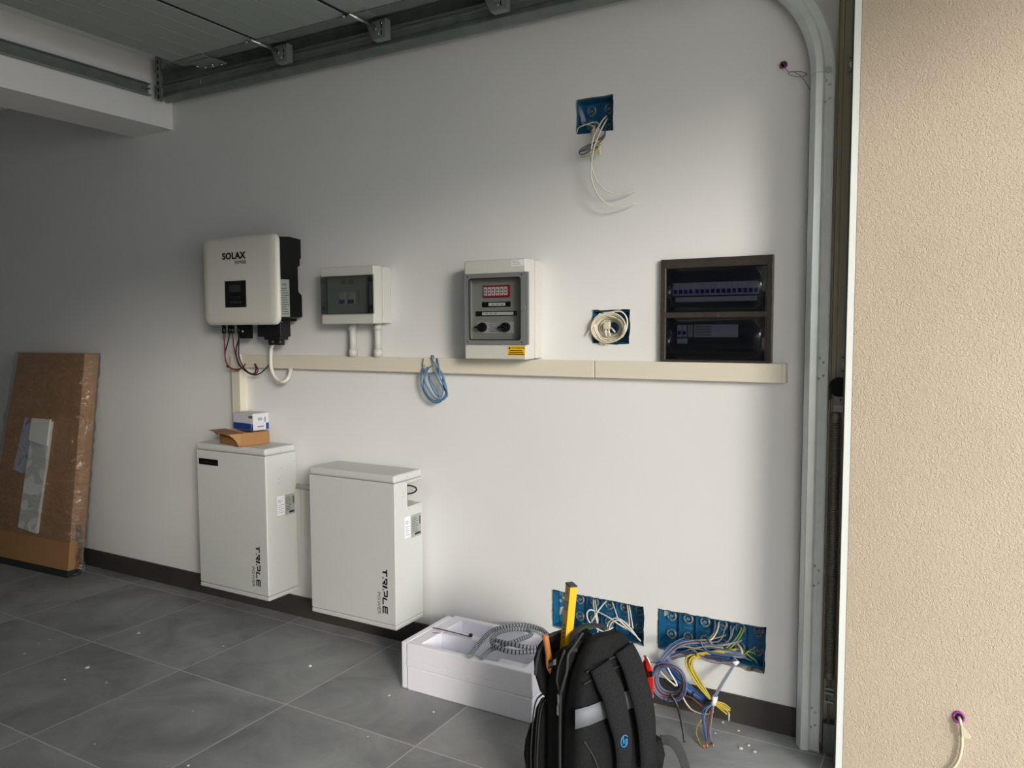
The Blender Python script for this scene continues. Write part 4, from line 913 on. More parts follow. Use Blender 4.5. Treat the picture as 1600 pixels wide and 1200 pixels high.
t = thing('cable_bundle', 'mixed wires with white tape hanging down to copper ends on the floor', 'wires', (3.12, -.1, .0), 'coiled wires at the right wall box')
cl = ['w_blue', 'w_grey', 'w_lblue', 'w_brown', 'w_green', 'w_lilac', 'w_lblue']
q = random.Random(6)
mid = [(3.228,-0.03,0.2331),(3.21,-0.06,0.1992),(3.191,-0.08,0.1616),(3.176,-0.09,0.1279),(3.168,-0.09,0.1005)]
for k in range(7):
    o_ = Vector((q.uniform(-.005, .005), q.uniform(-.005, .005), q.uniform(-.002, .002)))
    wire('wire_upper', [Vector(p)+o_*(.6 if i in (0, 4) else 1.2) for i, p in enumerate(mid)], .0023, cl[k], t)
low = [[(3.165,-0.095,0.0927),(3.143,-0.12,0.0798),(3.145,-0.15,0.0661),(3.163,-0.19,0.0437),(3.183,-0.222,0.0195)], [(3.165,-0.095,0.0927),(3.151,-0.12,0.0774),(3.151,-0.15,0.0564),(3.17,-0.19,0.0342),(3.183,-0.222,0.0128)], [(3.167,-0.095,0.0886),(3.161,-0.13,0.0659),(3.166,-0.16,0.0418),(3.185,-0.22,0.0123)],
       [(3.167,-0.095,0.0886),(3.168,-0.13,0.063),(3.173,-0.17,0.037),(3.186,-0.21,0.0146)], [(3.169,-0.095,0.0892),(3.165,-0.12,0.0624),(3.169,-0.15,0.0383),(3.182,-0.18,0.0172),(3.194,-0.205,0.0075)], [(3.169,-0.095,0.0892),(3.17,-0.12,0.0544),(3.174,-0.15,0.0235),(3.187,-0.18,0.0094),(3.197,-0.2,0.0059)],
       [(3.141,-0.13,0.0517),(3.132,-0.15,0.0354),(3.134,-0.18,0.0202),(3.152,-0.21,0.0098),(3.17,-0.227,0.0027)]]
lc = ['w_blue', 'w_lblue', 'w_brown', 'w_brown', 'w_lblue', 'w_grey', 'w_yellow']
for k, pts in enumerate(low): wire('wire_lower', pts, .0023, lc[k], t)
for pa, pb in (((3.183,-0.222,0.0195), (3.186,-0.23,0.0041)), ((3.193,-0.204,0.0136), (3.202,-0.21,0.0054)), ((3.17,-0.222,0.0138), (3.175,-0.23,0.0011))):
    MB().cyl(pa, pb, .0028, 8).build('copper_end', 'copper', t)
MB().cyl((3.174,-0.09,0.1205), (3.166,-0.092,0.0894), .0095, 12).build('tape_wrap', 'label', t)
MB().cyl((3.232,-0.028,0.2401), (3.221,-0.036,0.2269), .0120, 12).build('tape_wrap', 'label', t)

# ---- blue cable hank on the trunking
t = thing('cable_coil', 'hank of steel blue network cable hanging over the trunking edge', 'cable coil', (1.95, -.05, 1.09))
H = [[(1.909,-0.046,1.252),(1.898,-0.05,1.219),(1.894,-0.05,1.184),(1.903,-0.05,1.149),(1.923,-0.05,1.119),(1.953,-0.05,1.096),(1.985,-0.05,1.095),(2.009,-0.05,1.115),(2.025,-0.05,1.147),(2.016,-0.05,1.185),(2,-0.05,1.222),(1.978,-0.05,1.24)],
     [(1.932,-0.055,1.231),(1.915,-0.055,1.198),(1.911,-0.055,1.16),(1.927,-0.055,1.128),(1.956,-0.055,1.105),(1.992,-0.055,1.104),(2.019,-0.055,1.126),(2.025,-0.055,1.159),(2.01,-0.055,1.201),(1.988,-0.055,1.232)],
     [(1.974,-0.044,1.28),(1.994,-0.06,1.241),(2,-0.06,1.201),(2.019,-0.06,1.169),(2.035,-0.06,1.135),(2.012,-0.06,1.108),(1.973,-0.06,1.114),(1.944,-0.06,1.145),(1.921,-0.06,1.183),(1.922,-0.06,1.226),(1.931,-0.05,1.244)],
     [(1.944,-0.044,1.282),(1.975,-0.06,1.248),(1.978,-0.06,1.216),(1.994,-0.06,1.185),(2.013,-0.06,1.153),(2.003,-0.06,1.121),(1.98,-0.06,1.128),(1.957,-0.06,1.159),(1.941,-0.06,1.194),(1.952,-0.06,1.216),(1.975,-0.06,1.222)],
     [(1.948,-0.065,1.213),(1.958,-0.065,1.184),(1.98,-0.065,1.152),(2,-0.065,1.121),(1.986,-0.065,1.099)], [(1.95,-0.044,1.25),(1.931,-0.05,1.234),(1.914,-0.05,1.209)]]
for k, pts in enumerate(H): wire('cable_loop', pts, .0031, 'w_steel', t)
wire('cable_loop', [(1.904,-0.044,1.279),(1.905,-0.05,1.252),(1.911,-0.05,1.23),(1.928,-0.05,1.215)], .0022, 'w_grey', t)
wire('loose_end', [(2.006,-0.05,1.2),(2.009,-0.05,1.163),(2.025,-0.05,1.131),(2.028,-0.05,1.121)], .0030, 'w_black', t)
MB().tube([Vector(p) for p in [(1.919,0,1.272),(1.934,-0.03,1.29),(1.954,-0.043,1.29),(1.959,-0.046,1.28)]], .003, 8).build('hooked_end', 'w_steel', t)

# ================================================================== BOXES ON THE BATTERY
zt = .8556
ca, sa = math.cos(math.radians(24)), math.sin(math.radians(24))
def rotbox(P, ax, ay, w, dd, z0, z1):
    """footprint quad from corner P along ax (w) and ay (dd)"""
    P = Vector(P); ax = Vector(ax).normalized(); ay = Vector(ay).normalized()
    return [P+Vector((0, 0, z0)), P+ax*w+Vector((0, 0, z0)), P+ax*w+ay*dd+Vector((0, 0, z0)), P+ay*dd+Vector((0, 0, z0))]
# nearest bottom corner of tray
Pc = Vector((0.9564,-0.2203,0.8556)); Pc.z = 0
Pr = Vector((1.002,-0.0563,0.8556)); Pr.z = 0; Pl = Vector((0.7441,-0.1573,0.8556)); Pl.z = 0
ax = (Pr-Pc); wR = ax.length; ax.normalize(); ay = Vector((-ax.y, ax.x, 0)); dL = (Pl-Pc).length
t = thing('cardboard_tray', 'open brown cardboard box with spread flaps on the taller battery', 'cardboard box', (Pc.x, Pc.y, zt))
hT = .062; b = MB(); dL = .195; wR = .158
b.prism(rotbox(Pc, ax, ay, wR, dL, zt, 0), (0, 0, .002))
def wallp(p, q_, th=.003):
    dd = (q_-p).normalized(); nn = Vector((-dd.y, dd.x, 0))*th
    b.prism([p+Vector((0, 0, zt)), q_+Vector((0, 0, zt)), q_+nn+Vector((0, 0, zt)), p+nn+Vector((0, 0, zt))], (0, 0, hT))
c1, c2, c3, c4 = Pc, Pc+ax*wR, Pc+ax*wR+ay*dL, Pc+ay*dL
wallp(c1, c2); wallp(c2, c3); wallp(c3, c4); wallp(c4, c1)
b.build('tray', 'card', t)
zz = Vector((0, 0, zt+hT)); th = Vector((0, 0, -.0025))
b = MB(); lft = -ax; up_ = Vector((0, 0, .006)); LL = .052
e1, e2 = c1+zz+lft*LL, c4+zz+lft*LL+up_
b.prism([c1+zz+ax*.03, c4+zz+up_+ax*.03, c4+zz+up_, c1+zz], th); b.prism([c1+zz, c4+zz+up_, e2, e1], th)
b.build('lid_panel', 'card', t)
nrm = -ay
ear = [c1+zz+ax*.012, e1]
for k in range(1, 7):
    a_ = math.pi/2*k/6; ear.append(e1+ax*(LL*.92*math.sin(a_)**1.6)+Vector((0, 0, -.047*(1-math.cos(a_)**1.3)-.004*k/6)))
ear.append(c1+zz+ax*.012+Vector((0, 0, -.050)))
b = MB(); b.prism([p+nrm*.003 for p in ear], nrm*.0025); b.build('lid_flap', 'card_in', t)
ear = [c4+zz+up_, e2]
for k in range(1, 7):
    a_ = math.pi/2*k/6; ear.append(e2+ax*(LL*.9*math.sin(a_)**1.6)+Vector((0, 0, -.040*(1-math.cos(a_)**1.3))))
b = MB(); b.prism([p-nrm*.003 for p in ear], -nrm*.0025); b.build('lid_flap', 'card_in', t)
# white and blue carton
zb = zt+hT+.0
Q = Vector((0.922,-0.0953,0.9176)); Q.z = 0; Qr = Vector((0.9809,-0.0369,0.9176)); Qr.z = 0; Ql = Vector((0.709,-0.0536,0.9176)); Ql.z = 0
t = thing('small_carton', 'white carton with blue lower band lying on the brown cardboard box', 'box', (Q.x, Q.y, zb))
Q = Vector((.943, -.116, 0)); axx = Vector((.12, .99, 0)); ww = .090; axx.normalize(); ayy = Vector((-axx.y, axx.x, 0)); dq = .158; hq = .083
base = rotbox(Q, axx, ayy, ww, dq, zb, 0); 
b = MB(); b.prism(base, (0, 0, hq), .0012, 1); b.build('carton', 'box_white', t)
def patch(o, dir_, n, a0, a1, h0, h1, m, nm='print', th=.0006, slant=0.):
    P = [o+dir_*a0+Vector((0, 0, zb+h0)), o+dir_*a1+Vector((0, 0, zb+h0)), o+dir_*(a1+slant)+Vector((0, 0, zb+h1)), o+dir_*a0+Vector((0, 0, zb+h1))]
    b = MB(); b.prism(P, n*th); return b.build(nm, m, t)
patch(Q, ayy, -axx, 0, dq, .002, .034, 'box_blue', 'blue_band')
patch(Q, ayy, -axx*1.5, .014, .018, .002, .036, 'box_white', 'curve_mark', slant=-.012)
patch(Q, axx, -ayy, ww-.017, ww, .002, .034, 'box_blue', 'blue_band')
patch(Q, axx, -ayy, .025, .060, .016, .021, 'ink_grey', 'print'); patch(Q, axx, -ayy, .028, .052, .048, .062, 'label_grey', 'print'); patch(Q, axx, -ayy, .066, .071, .038, .063, 'ink_grey', 'barcode')
patch(Q, ayy, -axx, .002, .034, .060, .072, 'ink_grey', 'print')

# ================================================================== WRAPPED CARTON ON THE LEFT
Fl = Vector((-1.30, -.250, .0)); Fr = Vector((-.489, -.212, .0))
b3 = Vector((-.484, -.127, 0)); Tk = b3-Fr
Tr = Vector((-.425, -.092, 1.273)); Tl = Vector((-1.10, -.092, 1.270)); 
t = thing('wrapped_carton', 'tall flat brown carton in clear film leaning on the back wall', 'carton', (-.9, -.17, 0))
def slab(z0f, z1f, ex=0., nm='c', m='carton', th=(0, 1), bev=.006, sub=0):
    f = lambda a_, c_, k: a_.lerp(c_, k)
    L0, L1, R0, R1 = f(Fl, Tl, z0f), f(Fl, Tl, z1f), f(Fr, Tr, z0f), f(Fr, Tr, z1f)
    K = Vector((.005, .082, -.004))
    ux = Vector((ex, 0, 0)); uy = Vector((0, ex, 0))
    b = MB(); a_, c_ = th
    rings = []
    n = 14 if sub else 2
    for i in range(n+1):
        k = i/n; l, r_ = f(L0, L1, k), f(R0, R1, k)
        rings.append((l-ux-uy+K*a_, r_+ux-uy+K*a_, r_+ux+uy+K*c_, l-ux+uy+K*c_))
    return rings, b
rings, b = slab(.03, 1.0)
b.loft(rings, smooth=False); b.build('carton_body', 'carton', t)
rings, b = slab(0.0, .031, .003); b.loft(rings, smooth=False); b.build('base_strip', 'green_soft', t)
# white polystyrene strip and printed sheet on the front
def onf(s_, z_): # point on the front plane: s 0..1 left-right, z fraction
    return Fl.lerp(Tl, z_).lerp(Fr.lerp(Tr, z_), s_)
def flat(pts, m, nm, th=.012):
    b = MB(); b.prism([onf(s_, z_) for s_, z_ in pts], Vector((0, -th, -.002))); return b.build(nm, m, t)

flat([(.395, .19), (.63, .175), (.665, .69), (.405, .695)], 'styro', 'foam_strip', .016)
b = MB(); b.prism([onf(.41, .60)+Vector((0, -.017, 0)), onf(.66, .58)+Vector((0, -.017, 0)), onf(.668, .70)+Vector((0, -.017, 0)), onf(.41, .70)+Vector((0, -.017, 0))], Vector((0, -.010, -.002))); b.build('foam_strip_fold', 'styro', t)
flat([(.20, .45), (.41, .43), (.415, .69), (.26, .70)], 'paper', 'printed_sheet', .004)
flat([(.05, .185), (.985, .165), (.985, .168), (.05, .188)], 'card_in', 'board_edge', .003)
# clear stretch film around the upper part of the carton, crinkled
q = random.Random(12)
b = MB(); R = []
K = Vector((.005, .082, -.004)); nz, ns = 34, 44
for i in range(nz+1):
    z_ = .16+.845*i/nz; ring = []
    l, r_ = Fl.lerp(Tl, z_), Fr.lerp(Tr, z_)
    per = []
    for k in range(ns):
        a_ = k/ns
        if a_ < .42: p = l.lerp(r_, a_/.42); n_ = Vector((0, -1, 0))
        elif a_ < .5: p = r_ + K*((a_-.42)/.08); n_ = Vector((1, 0, 0))
        elif a_ < .92: p = (r_+K).lerp(l+K, (a_-.5)/.42); n_ = Vector((0, 1, 0))
        else: p = (l+K) - K*((a_-.92)/.08); n_ = Vector((-1, 0, 0))
        amt = (.010+q.uniform(0, .012)) if a_ < .5 or a_ > .92 else .004
        if .40 < a_ < .52: amt += q.uniform(0, .014)
        if a_ < .08 and z_ > .25: amt += .010*q.random()
        ring.append(p+n_*amt)
    R.append(ring)
b.loft(R, caps=False); b.build('stretch_film', 'film', t)
b = MB(); R = []
for i in range(14):
    k = i/13; cx_ = -.470+.02*math.sin(k*5); zc = .30-.30*k; ww = .010+.072*k
    R.append([Vector((cx_-.01+ww*(a_/6.)+q.uniform(-.006, .006), -.150-.02*math.sin(a_*2.1+k*6)-.01*k, max(.004, zc+q.uniform(-.008, .008)))) for a_ in range(7)])
b.loft(R, close=False); b.build('film_tail', 'film', t)
b = MB(); R = []
for i in range(12):
    k = i/11
    R.append([Vector((-1.20+.07*a_/5+q.uniform(-.01, .01)-.05*math.sin(k*3), -.262-.015*math.sin(a_*1.9+k*7)+.05*k*.9-.01, .12+.75*k)) for a_ in range(6)])
b.loft(R, close=False); b.build('film_tail', 'film', t)

# ================================================================== FOAM BLOCK
t = thing('foam_packing', 'pale lilac-white foam packing block with shallow recesses on the floor', 'foam', (2.31, -.2, 0))
fx0, fx1, fy0, fy1, fh = 2.046, 2.602, -.373, -.032, .186
MB().box((fx0, fy0, 0), (fx1, fy1, .094), .006, 3).build('lower_layer', 'foam', t, smooth='auto')
b = MB()   # upper layer with two recesses: build from bars and floors
r1 = (2.10, 2.548, -.345, -.215); r2 = (2.13, 2.53, -.172, -.062)
b.box((fx0, fy0, .0955), (fx1, fy1, .120), .002)
b.box((fx0, fy0, .118), (fx1, r1[2], fh), .005, 3)
b.box((fx0, r2[3], .118), (fx1, fy1, fh), .005, 3)
b.box((fx0+.0005, r1[2]-.006, .118), (r1[0], r2[3]+.006, fh-.0007), .003, 2)
b.box((r1[1], r1[2]-.006, .118), (fx1-.0005, r2[3]+.006, fh-.0007), .003, 2)
b.box((r1[0]-.01, r1[3], .118), (r1[1]+.01, r2[2], fh-.003), .005, 3)
b.box((2.42, r1[2]-.005, .118), (r1[1]+.01, -.28, fh-.014), .006, 3)
b.build('upper_layer', 'foam', t)
MB().box((2.016, -.368, 0), (2.0455, -.050, .186), .006, 3).build('end_plate', 'foam', t, smooth='auto')
MB().prism([(2.075, -.235, fh+.0002), (2.092, -.228, fh+.0002), (2.108, -.225, fh+.0002), (2.108, -.229, fh+.0002), (2.090, -.234, fh+.0002), (2.076, -.240, fh+.0002)], (0, 0, .0006)).build('red_mark', 'red', t)
# black cable tie lying across
b = MB(); b.ribbon([Vector(p) for p in ((2.048,-0.2009,0.19), (2.091,-0.1999,0.19), (2.155,-0.2025,0.19), (2.234,-0.2069,0.19))], Vector((0, 0, 1)), .006, .0018)
b.box(Vector((2.232,-0.2028,0.188))-Vector((.005, .005, 0)), Vector((2.232,-0.2028,0.188))+Vector((.007, .006, .012)), .001)
o = b.build('cable_tie', 'black_plastic'); tag(o, 'dark straight cable tie lying across the white foam block', 'cable tie')
# spiral wrap
def sp(name, pts):
    P = smooth_path([Vector(p) for p in pts], 60)
    # resample
    out = [P[0]]; acc = 0; st = .0045
    for i in range(1, len(P)):
        while (P[i]-out[-1]).length >= st:
            out.append(out[-1]+(P[i]-out[-1]).normalized()*st)
    return MB().tube(out, .0088, 10, mi2=1, per=1).build(name, ['spiral', 'spiral_dark'], t)
t = thing('spiral_cable_wrap', 'long grey spiral cable wrap curled in loops on the foam block', 'cable wrap', (2.4, -.2, .19))
ZZ = .198
A_ = [(2.342,-0.3824,0.198), (2.317,-0.2899,0.198), (2.293,-0.1821,0.198), (2.292,-0.1211,0.2), (2.329,-0.0677,0.202), (2.379,-0.0243,0.202), (2.445,-0.0265,0.202), (2.491,-0.0539,0.202), (2.542,-0.1053,0.202), (2.588,-0.1634,0.202)]
B_ = [(2.389,-0.3689,0.198), (2.379,-0.3027,0.198), (2.401,-0.2649,0.206), (2.434,-0.2247,0.213), (2.448,-0.1747,0.213), (2.455,-0.1205,0.208), (2.444,-0.0898,0.208), (2.414,-0.0766,0.208), (2.376,-0.1076,0.214), (2.355,-0.1723,0.222), (2.356,-0.237,0.222), (2.385,-0.2851,0.22), (2.436,-0.3008,0.214), (2.482,-0.2854,0.208), (2.531,-0.2408,0.204), (2.573,-0.1974,0.204)]
C_ = [(2.386,-0.2767,0.232), (2.432,-0.2787,0.232), (2.479,-0.2742,0.23), (2.511,-0.2542,0.222), (2.536,-0.2197,0.212), (2.567,-0.1753,0.212)]
sp('wrap_loop', A_); sp('wrap_loop', B_); sp('wrap_loop', C_)

# ================================================================== BACKPACK
P0 = Vector((3.000, -.860, 0)); th_ = math.radians(62)
bn = Vector((math.sin(th_), -math.cos(th_), 0)); ba = Vector((math.cos(th_), math.sin(th_), 0)); bz = Vector((0, 0, 1))
def B(u_, d_, z_): return P0 + ba*u_ - bn*d_ + bz*z_
t = thing('backpack', 'black open tool backpack with grey band and padded straps on the floor', 'backpack', tuple(P0))
W_ = .315
def sect(u0, u1, d0, d1, z_, r_, n=5, slant=0.):
    out = []
    r_ = min(r_, (u1-u0)/2-.001, (d1-d0)/2-.001)
    for cu, cd, a0 in ((u1-r_, d1-r_, 0), (u0+r_, d1-r_, 90), (u0+r_, d0+r_, 180), (u1-r_, d0+r_, 270)):
        for k in range(n+1):
            a_ = math.radians(a0+90*k/n); uu = cu+r_*math.cos(a_); dd = cd+r_*math.sin(a_)
            out.append(B(uu, dd, z_ - slant*(dd-d0)))
    return out
q = random.Random(8)
# back slab (the padded panel that carries the straps)
prof_ = [(0, .0, W_-.005, .0, .07), (.004, -.006, W_-.002, -.004, .075), (.12, -.004, W_-.012, -.010, .08), (.25, .0, W_-.035, -.012, .08), (.36, .004, W_-.062, -.008, .075), (.44, .016, W_-.082, -.003, .07), (.50, .040, W_-.105, .004, .062), (.528, .060, W_-.125, .010, .054), (.542, .082, W_-.145, .018, .045)]
MB().loft([sect(a, c, d0, d1, z_, .026) for z_, a, c, d0, d1 in prof_]).build('back_panel', 'fabric', t)
# main compartment, lower and set back, its mouth open
rings = [sect(.004, W_-.02, .066, .150, 0, .03), sect(-.004, W_-.02, .066, .158, .05, .03), sect(0, W_-.035, .066, .160, .26, .03), sect(.002, W_-.05, .066, .160, .38, .03, slant=.15), sect(.006, W_-.08, .064, .156, .46, .03, slant=.45), sect(.014, W_-.10, .062, .150, .525, .03, slant=.75)]
inner = [sect(.022, W_-.108, .070, .142, .520, .024, slant=.75), sect(.022, W_-.108, .072, .142, .36, .024)]
MB().loft(rings+inner).build('main_compartment', 'fabric', t)
# opened front flap leaning outward
def flapsec(z_, off, wa, wb, th=.026): return sect(wa, wb, .158+off, .158+off+th, z_, .012)
MB().loft([flapsec(.32, -.010, .02, .22), flapsec(.35, .0, -.002, .23), flapsec(.40, .012, -.012, .23), flapsec(.44, .018, -.010, .22), flapsec(.475, .020, .006, .20), flapsec(.497, .022, .035, .18), flapsec(.504, .026, .06, .15, .016)]).build('front_flap', 'fabric', t)
pf = [B(-.014, .180, .40), B(-.010, .178, .44), B(.004, .178, .478), B(.035, .180, .503), B(.09, .182, .508), B(.15, .182, .503)]
MB().tube(smooth_path(pf), .005, 8).build('flap_piping', 'webbing', t)
# bulky lower front pocket
MB().loft([sect(.0, .27, .158, .215, 0, .04), sect(-.012, .27, .158, .226, .04, .04), sect(-.014, .27, .158, .232, .14, .04), sect(-.010, .265, .158, .224, .22, .04), sect(-.002, .26, .158, .214, .285, .036), sect(.01, .25, .160, .202, .312, .026), sect(.03, .23, .165, .192, .320, .018)]).build('front_pocket', 'fabric', t)
MB().loft([sect(-.014, .10, .200, .236, .06, .02), sect(-.018, .10, .20, .252, .13, .022), sect(-.016, .10, .20, .246, .18, .022), sect(-.006, .09, .200, .230, .23, .016)]).build('pocket_bulge', 'fabric', t)
for off in (.168, .178, .200):
    MB().tube(smooth_path([B(-.013, off, .02), B(-.0168, off, .14), B(-.0125, off, .22), B(-.005, off, .285), B(.006, off, .314), B(.03, off, .326)]), .0026, 6).build('piping', 'webbing', t)
# side gusset piping + zip of the main opening
zp = [B(-.002, .064, .02), B(-.007, .066, .12), B(-.007, .068, .25), B(-.004, .070, .385)]
MB().tube(smooth_path(zp), .0042, 6).build('zip', 'webbing', t)
MB().tube(smooth_path([B(-.004, .070, .385), B(-.004, .056, .42), B(.004, .050, .46), B(.014, .058, .495), B(.04, .060, .52), B(.07, .064, .545)]), .0042, 6).build('zip', 'webbing', t)
MB().tube(smooth_path([B(-.004, .070, .385), B(-.005, .084, .42), B(.002, .083, .46), B(.012, .072, .505)]), .0042, 6).build('zip', 'webbing', t)
MB().loft([[B(-.0035, d_, z_) for d_, z_ in ((.070, .330), (.0, .33))], [B(-.0035, d_, z_) for d_, z_ in ((.078, .40), (.055, .40))]], close=False).bm.free()
b = MB(); b.prism([B(-.0065, .070, .392), B(-.0062, .058, .42), B(-.002, .055, .455), B(.006, .064, .485), B(.000, .077, .46), B(-.0055, .080, .42)], ba*.008); b.build('zip_gap', 'fabric_dark', t)
b = MB(); b.prism([B(-.010, .074, .385), B(-.010, .064, .385), B(-.010, .065, .363), B(-.010, .067, .352), B(-.010, .071, .352), B(-.010, .073, .363)], -ba*.003, .0008, 1)
b.prism([B(-.012, .073, .354), B(-.012, .065, .354), B(-.012, .064, .326), B(-.012, .074, .326)], -ba*.003, .001, 1); b.build('zip_puller', 'zinc', t)
# grey luggage band across the panel
b = MB(); bp_ = [(-.006, .345), (.03, .350), (.08, .353), (.16, .357), (.22, .359), (.248, .360)]
R = []
for k, (u_, z_) in enumerate(bp_):
    R.append([B(u_, -.0125-(0 if k else -.012), z_-.030), B(u_, -.0145-(0 if k else -.012), z_-.030), B(u_, -.0145-(0 if k else -.012), z_+.024), B(u_, -.0125-(0 if k else -.012), z_+.024)])
b.loft(R); b.build('reflective_band', 'band', t)
# brand-less label patch on the gusset: pale printed marks
pt = MB(); pt.prism([B(.001, .092, .456), B(.001, .146, .424), B(.001, .146, .448), B(.001, .092, .482)], -ba*.0016); p_ = pt.build('woven_label', 'fabric_dark', t)
MB().prism([B(-.0008, .096, .458), B(-.0008, .108, .451), B(-.0008, .108, .467), B(-.0008, .096, .474)], -ba*.0008).build('label_mark', 'label_grey', p_)
for k in range(4): MB().prism([B(-.0008, .112+k*.006, .449-k*.0036), B(-.0008, .1155+k*.006, .447-k*.0036), B(-.0008, .1155+k*.006, .458-k*.0036), B(-.0008, .112+k*.006, .460-k*.0036)], -ba*.0008).build('label_mark', 'ink_grey', p_)
# shoulder straps
def strap(u_pts, name='shoulder_strap'):
    pts = [B(u_, d_, z_) for u_, d_, z_, w in u_pts]; n = len(pts)
    P = smooth_path(pts, 5); wl = []
    for i in range(len(P)):
        k = min(i/5, n-1); i0 = int(min(k, n-2)); wl.append(u_pts[i0][3]*(1-(k-i0))+u_pts[i0+1][3]*(k-i0))
    b = MB(); b.ribbon(P, bn, wl, .014); o = b.build(name, 'fabric2', t); 
    for sgn in (-1, 1):
        e = MB(); EP = []
        for i, p in enumerate(P):
            tt = (P[min(i+1, len(P)-1)]-P[max(i-1, 0)]).normalized(); sd = tt.cross(bn).normalized(); EP.append(p+sd*wl[i]/2*sgn*.97)
        e.tube(EP, .0045, 6); e.build('strap_edging', 'fabric', o)
    return o
s1 = strap([(.070, -.012, .480, .062), (.082, -.028, .44, .066), (.098, -.036, .40, .068), (.112, -.040, .34, .064), (.128, -.040, .28, .056), (.138, -.036, .22, .050), (.142, -.030, .16, .046)])
s2 = strap([(.160, -.006, .505, .060), (.172, -.026, .465, .062), (.186, -.036, .41, .064), (.202, -.042, .35, .064), (.216, -.042, .28, .060), (.224, -.038, .21, .052), (.230, -.032, .15, .048)])
for (u_, z_) in ((.140, .16), (.228, .15)):
    b = MB(); b.ribbon([B(u_, -.030, z_+.01), B(u_+.004, -.027, z_-.05), B(u_+.012, -.020, .04), B(u_+.02, -.014, .004)], bn, .026, .003); b.build('strap_webbing', 'webbing', t)
# stitched circular emblem on the nearer strap
em = MB(); cu, cz_ = .130, .262
em.tube([B(cu+.0125*math.cos(a), -.047, cz_+.0165*math.sin(a)) for a in [2*math.pi*k/24+.5 for k in range(21)]], .0014, 6)
em.tube([B(cu-.004, -.047, cz_+.014), B(cu-.005, -.047, cz_-.008)], .0013, 6); em.tube([B(cu-.005, -.047, cz_+.002), B(cu-.001, -.047, cz_+.004), B(cu-.001, -.047, cz_-.008)], .0013, 6)
em.tube([B(cu+.005, -.047, cz_+.004), B(cu+.004, -.047, cz_-.016)], .0013, 6); em.tube([B(cu+.005, -.047, cz_+.004), B(cu+.010, -.047, cz_+.003), B(cu+.010, -.047, cz_-.006), B(cu+.005, -.047, cz_-.007)], .0013, 6)
e_ = em.build('stitched_emblem', 'logo_blue', t); e_['label'] = 'blue stitched round emblem'
# top handle, seams
b = MB(); b.ribbon(smooth_path([B(.035, .060, .500), B(.050, .085, .520), B(.075, .100, .538), B(.11, .100, .545), B(.14, .080, .545), B(.15, .060, .54)]), bz, .022, .006); b.build('grab_handle', 'webbing', t)
for pts in ([B(.02, -.0055, .435), B(.10, -.006, .452), B(.20, -.0055, .462), B(.222, -.003, .462)], [B(.03, -.0025, .465), B(.10, -.003, .482), B(.19, -.001, .488)], [B(.10, -.013, .01), B(.085, -.0145, .12), B(.05, -.0145, .22), B(.015, -.013, .28)]):
    MB().tube(smooth_path(pts), .0022, 6).build('seam', 'webbing', t)
# side strap on the right
MB().loft([sect(.27, .325, .0, .045, .10, .012), sect(.27, .332, -.004, .05, .14, .014), sect(.26, .320, .0, .045, .19, .012)]).build('hip_pad', 'fabric', t)
b = MB(); b.ribbon(smooth_path([B(.315, .01, .185), B(.345, -.01, .18), B(.372, -.02, .14), B(.388, -.03, .08), B(.40, -.04, .02), B(.41, -.05, .003)]), bn, .030, .003); b.build('hip_webbing', 'webbing', t)
MB().loft([sect(.280, .320, .03, .125, .0, .014), sect(.270, .322, .03, .125, .1, .016), sect(.258, .306, .03, .12, .26, .016), sect(.250, .292, .035, .115, .325, .014)]).build('side_pocket', 'fabric', t)

# level, hammer, cutter
t = thing('spirit_level', 'yellow spirit level standing upright out of the open backpack', 'spirit level', tuple(B(.06, .108, .3)))
ca_ = math.radians(-20); lx = Vector((math.cos(ca_), math.sin(ca_), 0)); ly = Vector((-lx.y, lx.x, 0))
base_ = Vector((2.901,-0.74,0.4037)); top_ = Vector((2.927,-0.74,0.6698)); ldir = (top_-base_).normalized()
def lev(x0, x1, y0, y1, k0, k1, m, nm, par):
    pts = [base_+ldir*k0+lx*x_+ly*y_ for x_, y_ in ((x0, y0), (x1, y0), (x1, y1), (x0, y1))]
    return MB().prism(pts, ldir*(k1-k0), .0008, 1).build(nm, m, par)
Lh = (top_-base_).length
ex_ = Vector((.80, .60, 0)); 
lx, ly = Vector((.71, -.70, 0)).normalized(), Vector((.70, .71, 0)).normalized()
lev(-.020, .020, -.010, -.0075, -.10, Lh-.003, 'level', 'flange', t) ; lev(-.020, -.016, -.010, .010, -.10, Lh-.003, 'level', 'flange', t)
lev(-.0195, .0195, -.0075, .0085, -.10, Lh-.003, 'level', 'body', t); lev(.0195, .0212, -.011, .011, -.10, Lh-.003, 'level', 'flange', t)
lev(-.0205, .0215, -.0115, .0115, Lh-.004, Lh, 'level_dark', 'end_cap', t)
vc = base_+ldir*(Lh-.065)+ly*-.0105
MB().cyl(vc, vc-ly*.002, .012, 24).build('vial_ring', 'grey_frame', t)
MB().cyl(base_+ldir*(Lh-.026)-ly*.0100, base_+ldir*(Lh-.026)-ly*.0112, .0045, 14).build('hang_hole', 'label_grey', t)
text('scale_lettering', 'STANLEY', .018, base_+ldir*(Lh-.115)-ly*.0106+lx*.004, 'level_dark', t, -ldir, lx, .6, .0002) if False else None
for k in range(4): 
    o_ = base_+ldir*(Lh-.125-k*.012)-ly*.0103
    MB().prism([o_-lx*.006, o_+lx*.006, o_+lx*.006+ldir*.006, o_-lx*.006+ldir*.003], -ly*.0006).build('printed_mark', 'level_dark', t)
t = thing('hammer', 'wooden tool handle sticking out of the backpack beside the level', 'hammer', tuple(B(.02, .15, .35)))
MB().tube(smooth_path([B(.045, .120, .38), Vector((2.884,-0.785,0.4272)), Vector((2.878,-0.79,0.4713)), Vector((2.874,-0.8,0.5268))]), lambda k: .0100+.0012*math.sin(k*6), 14).build('handle', 'wood', t)
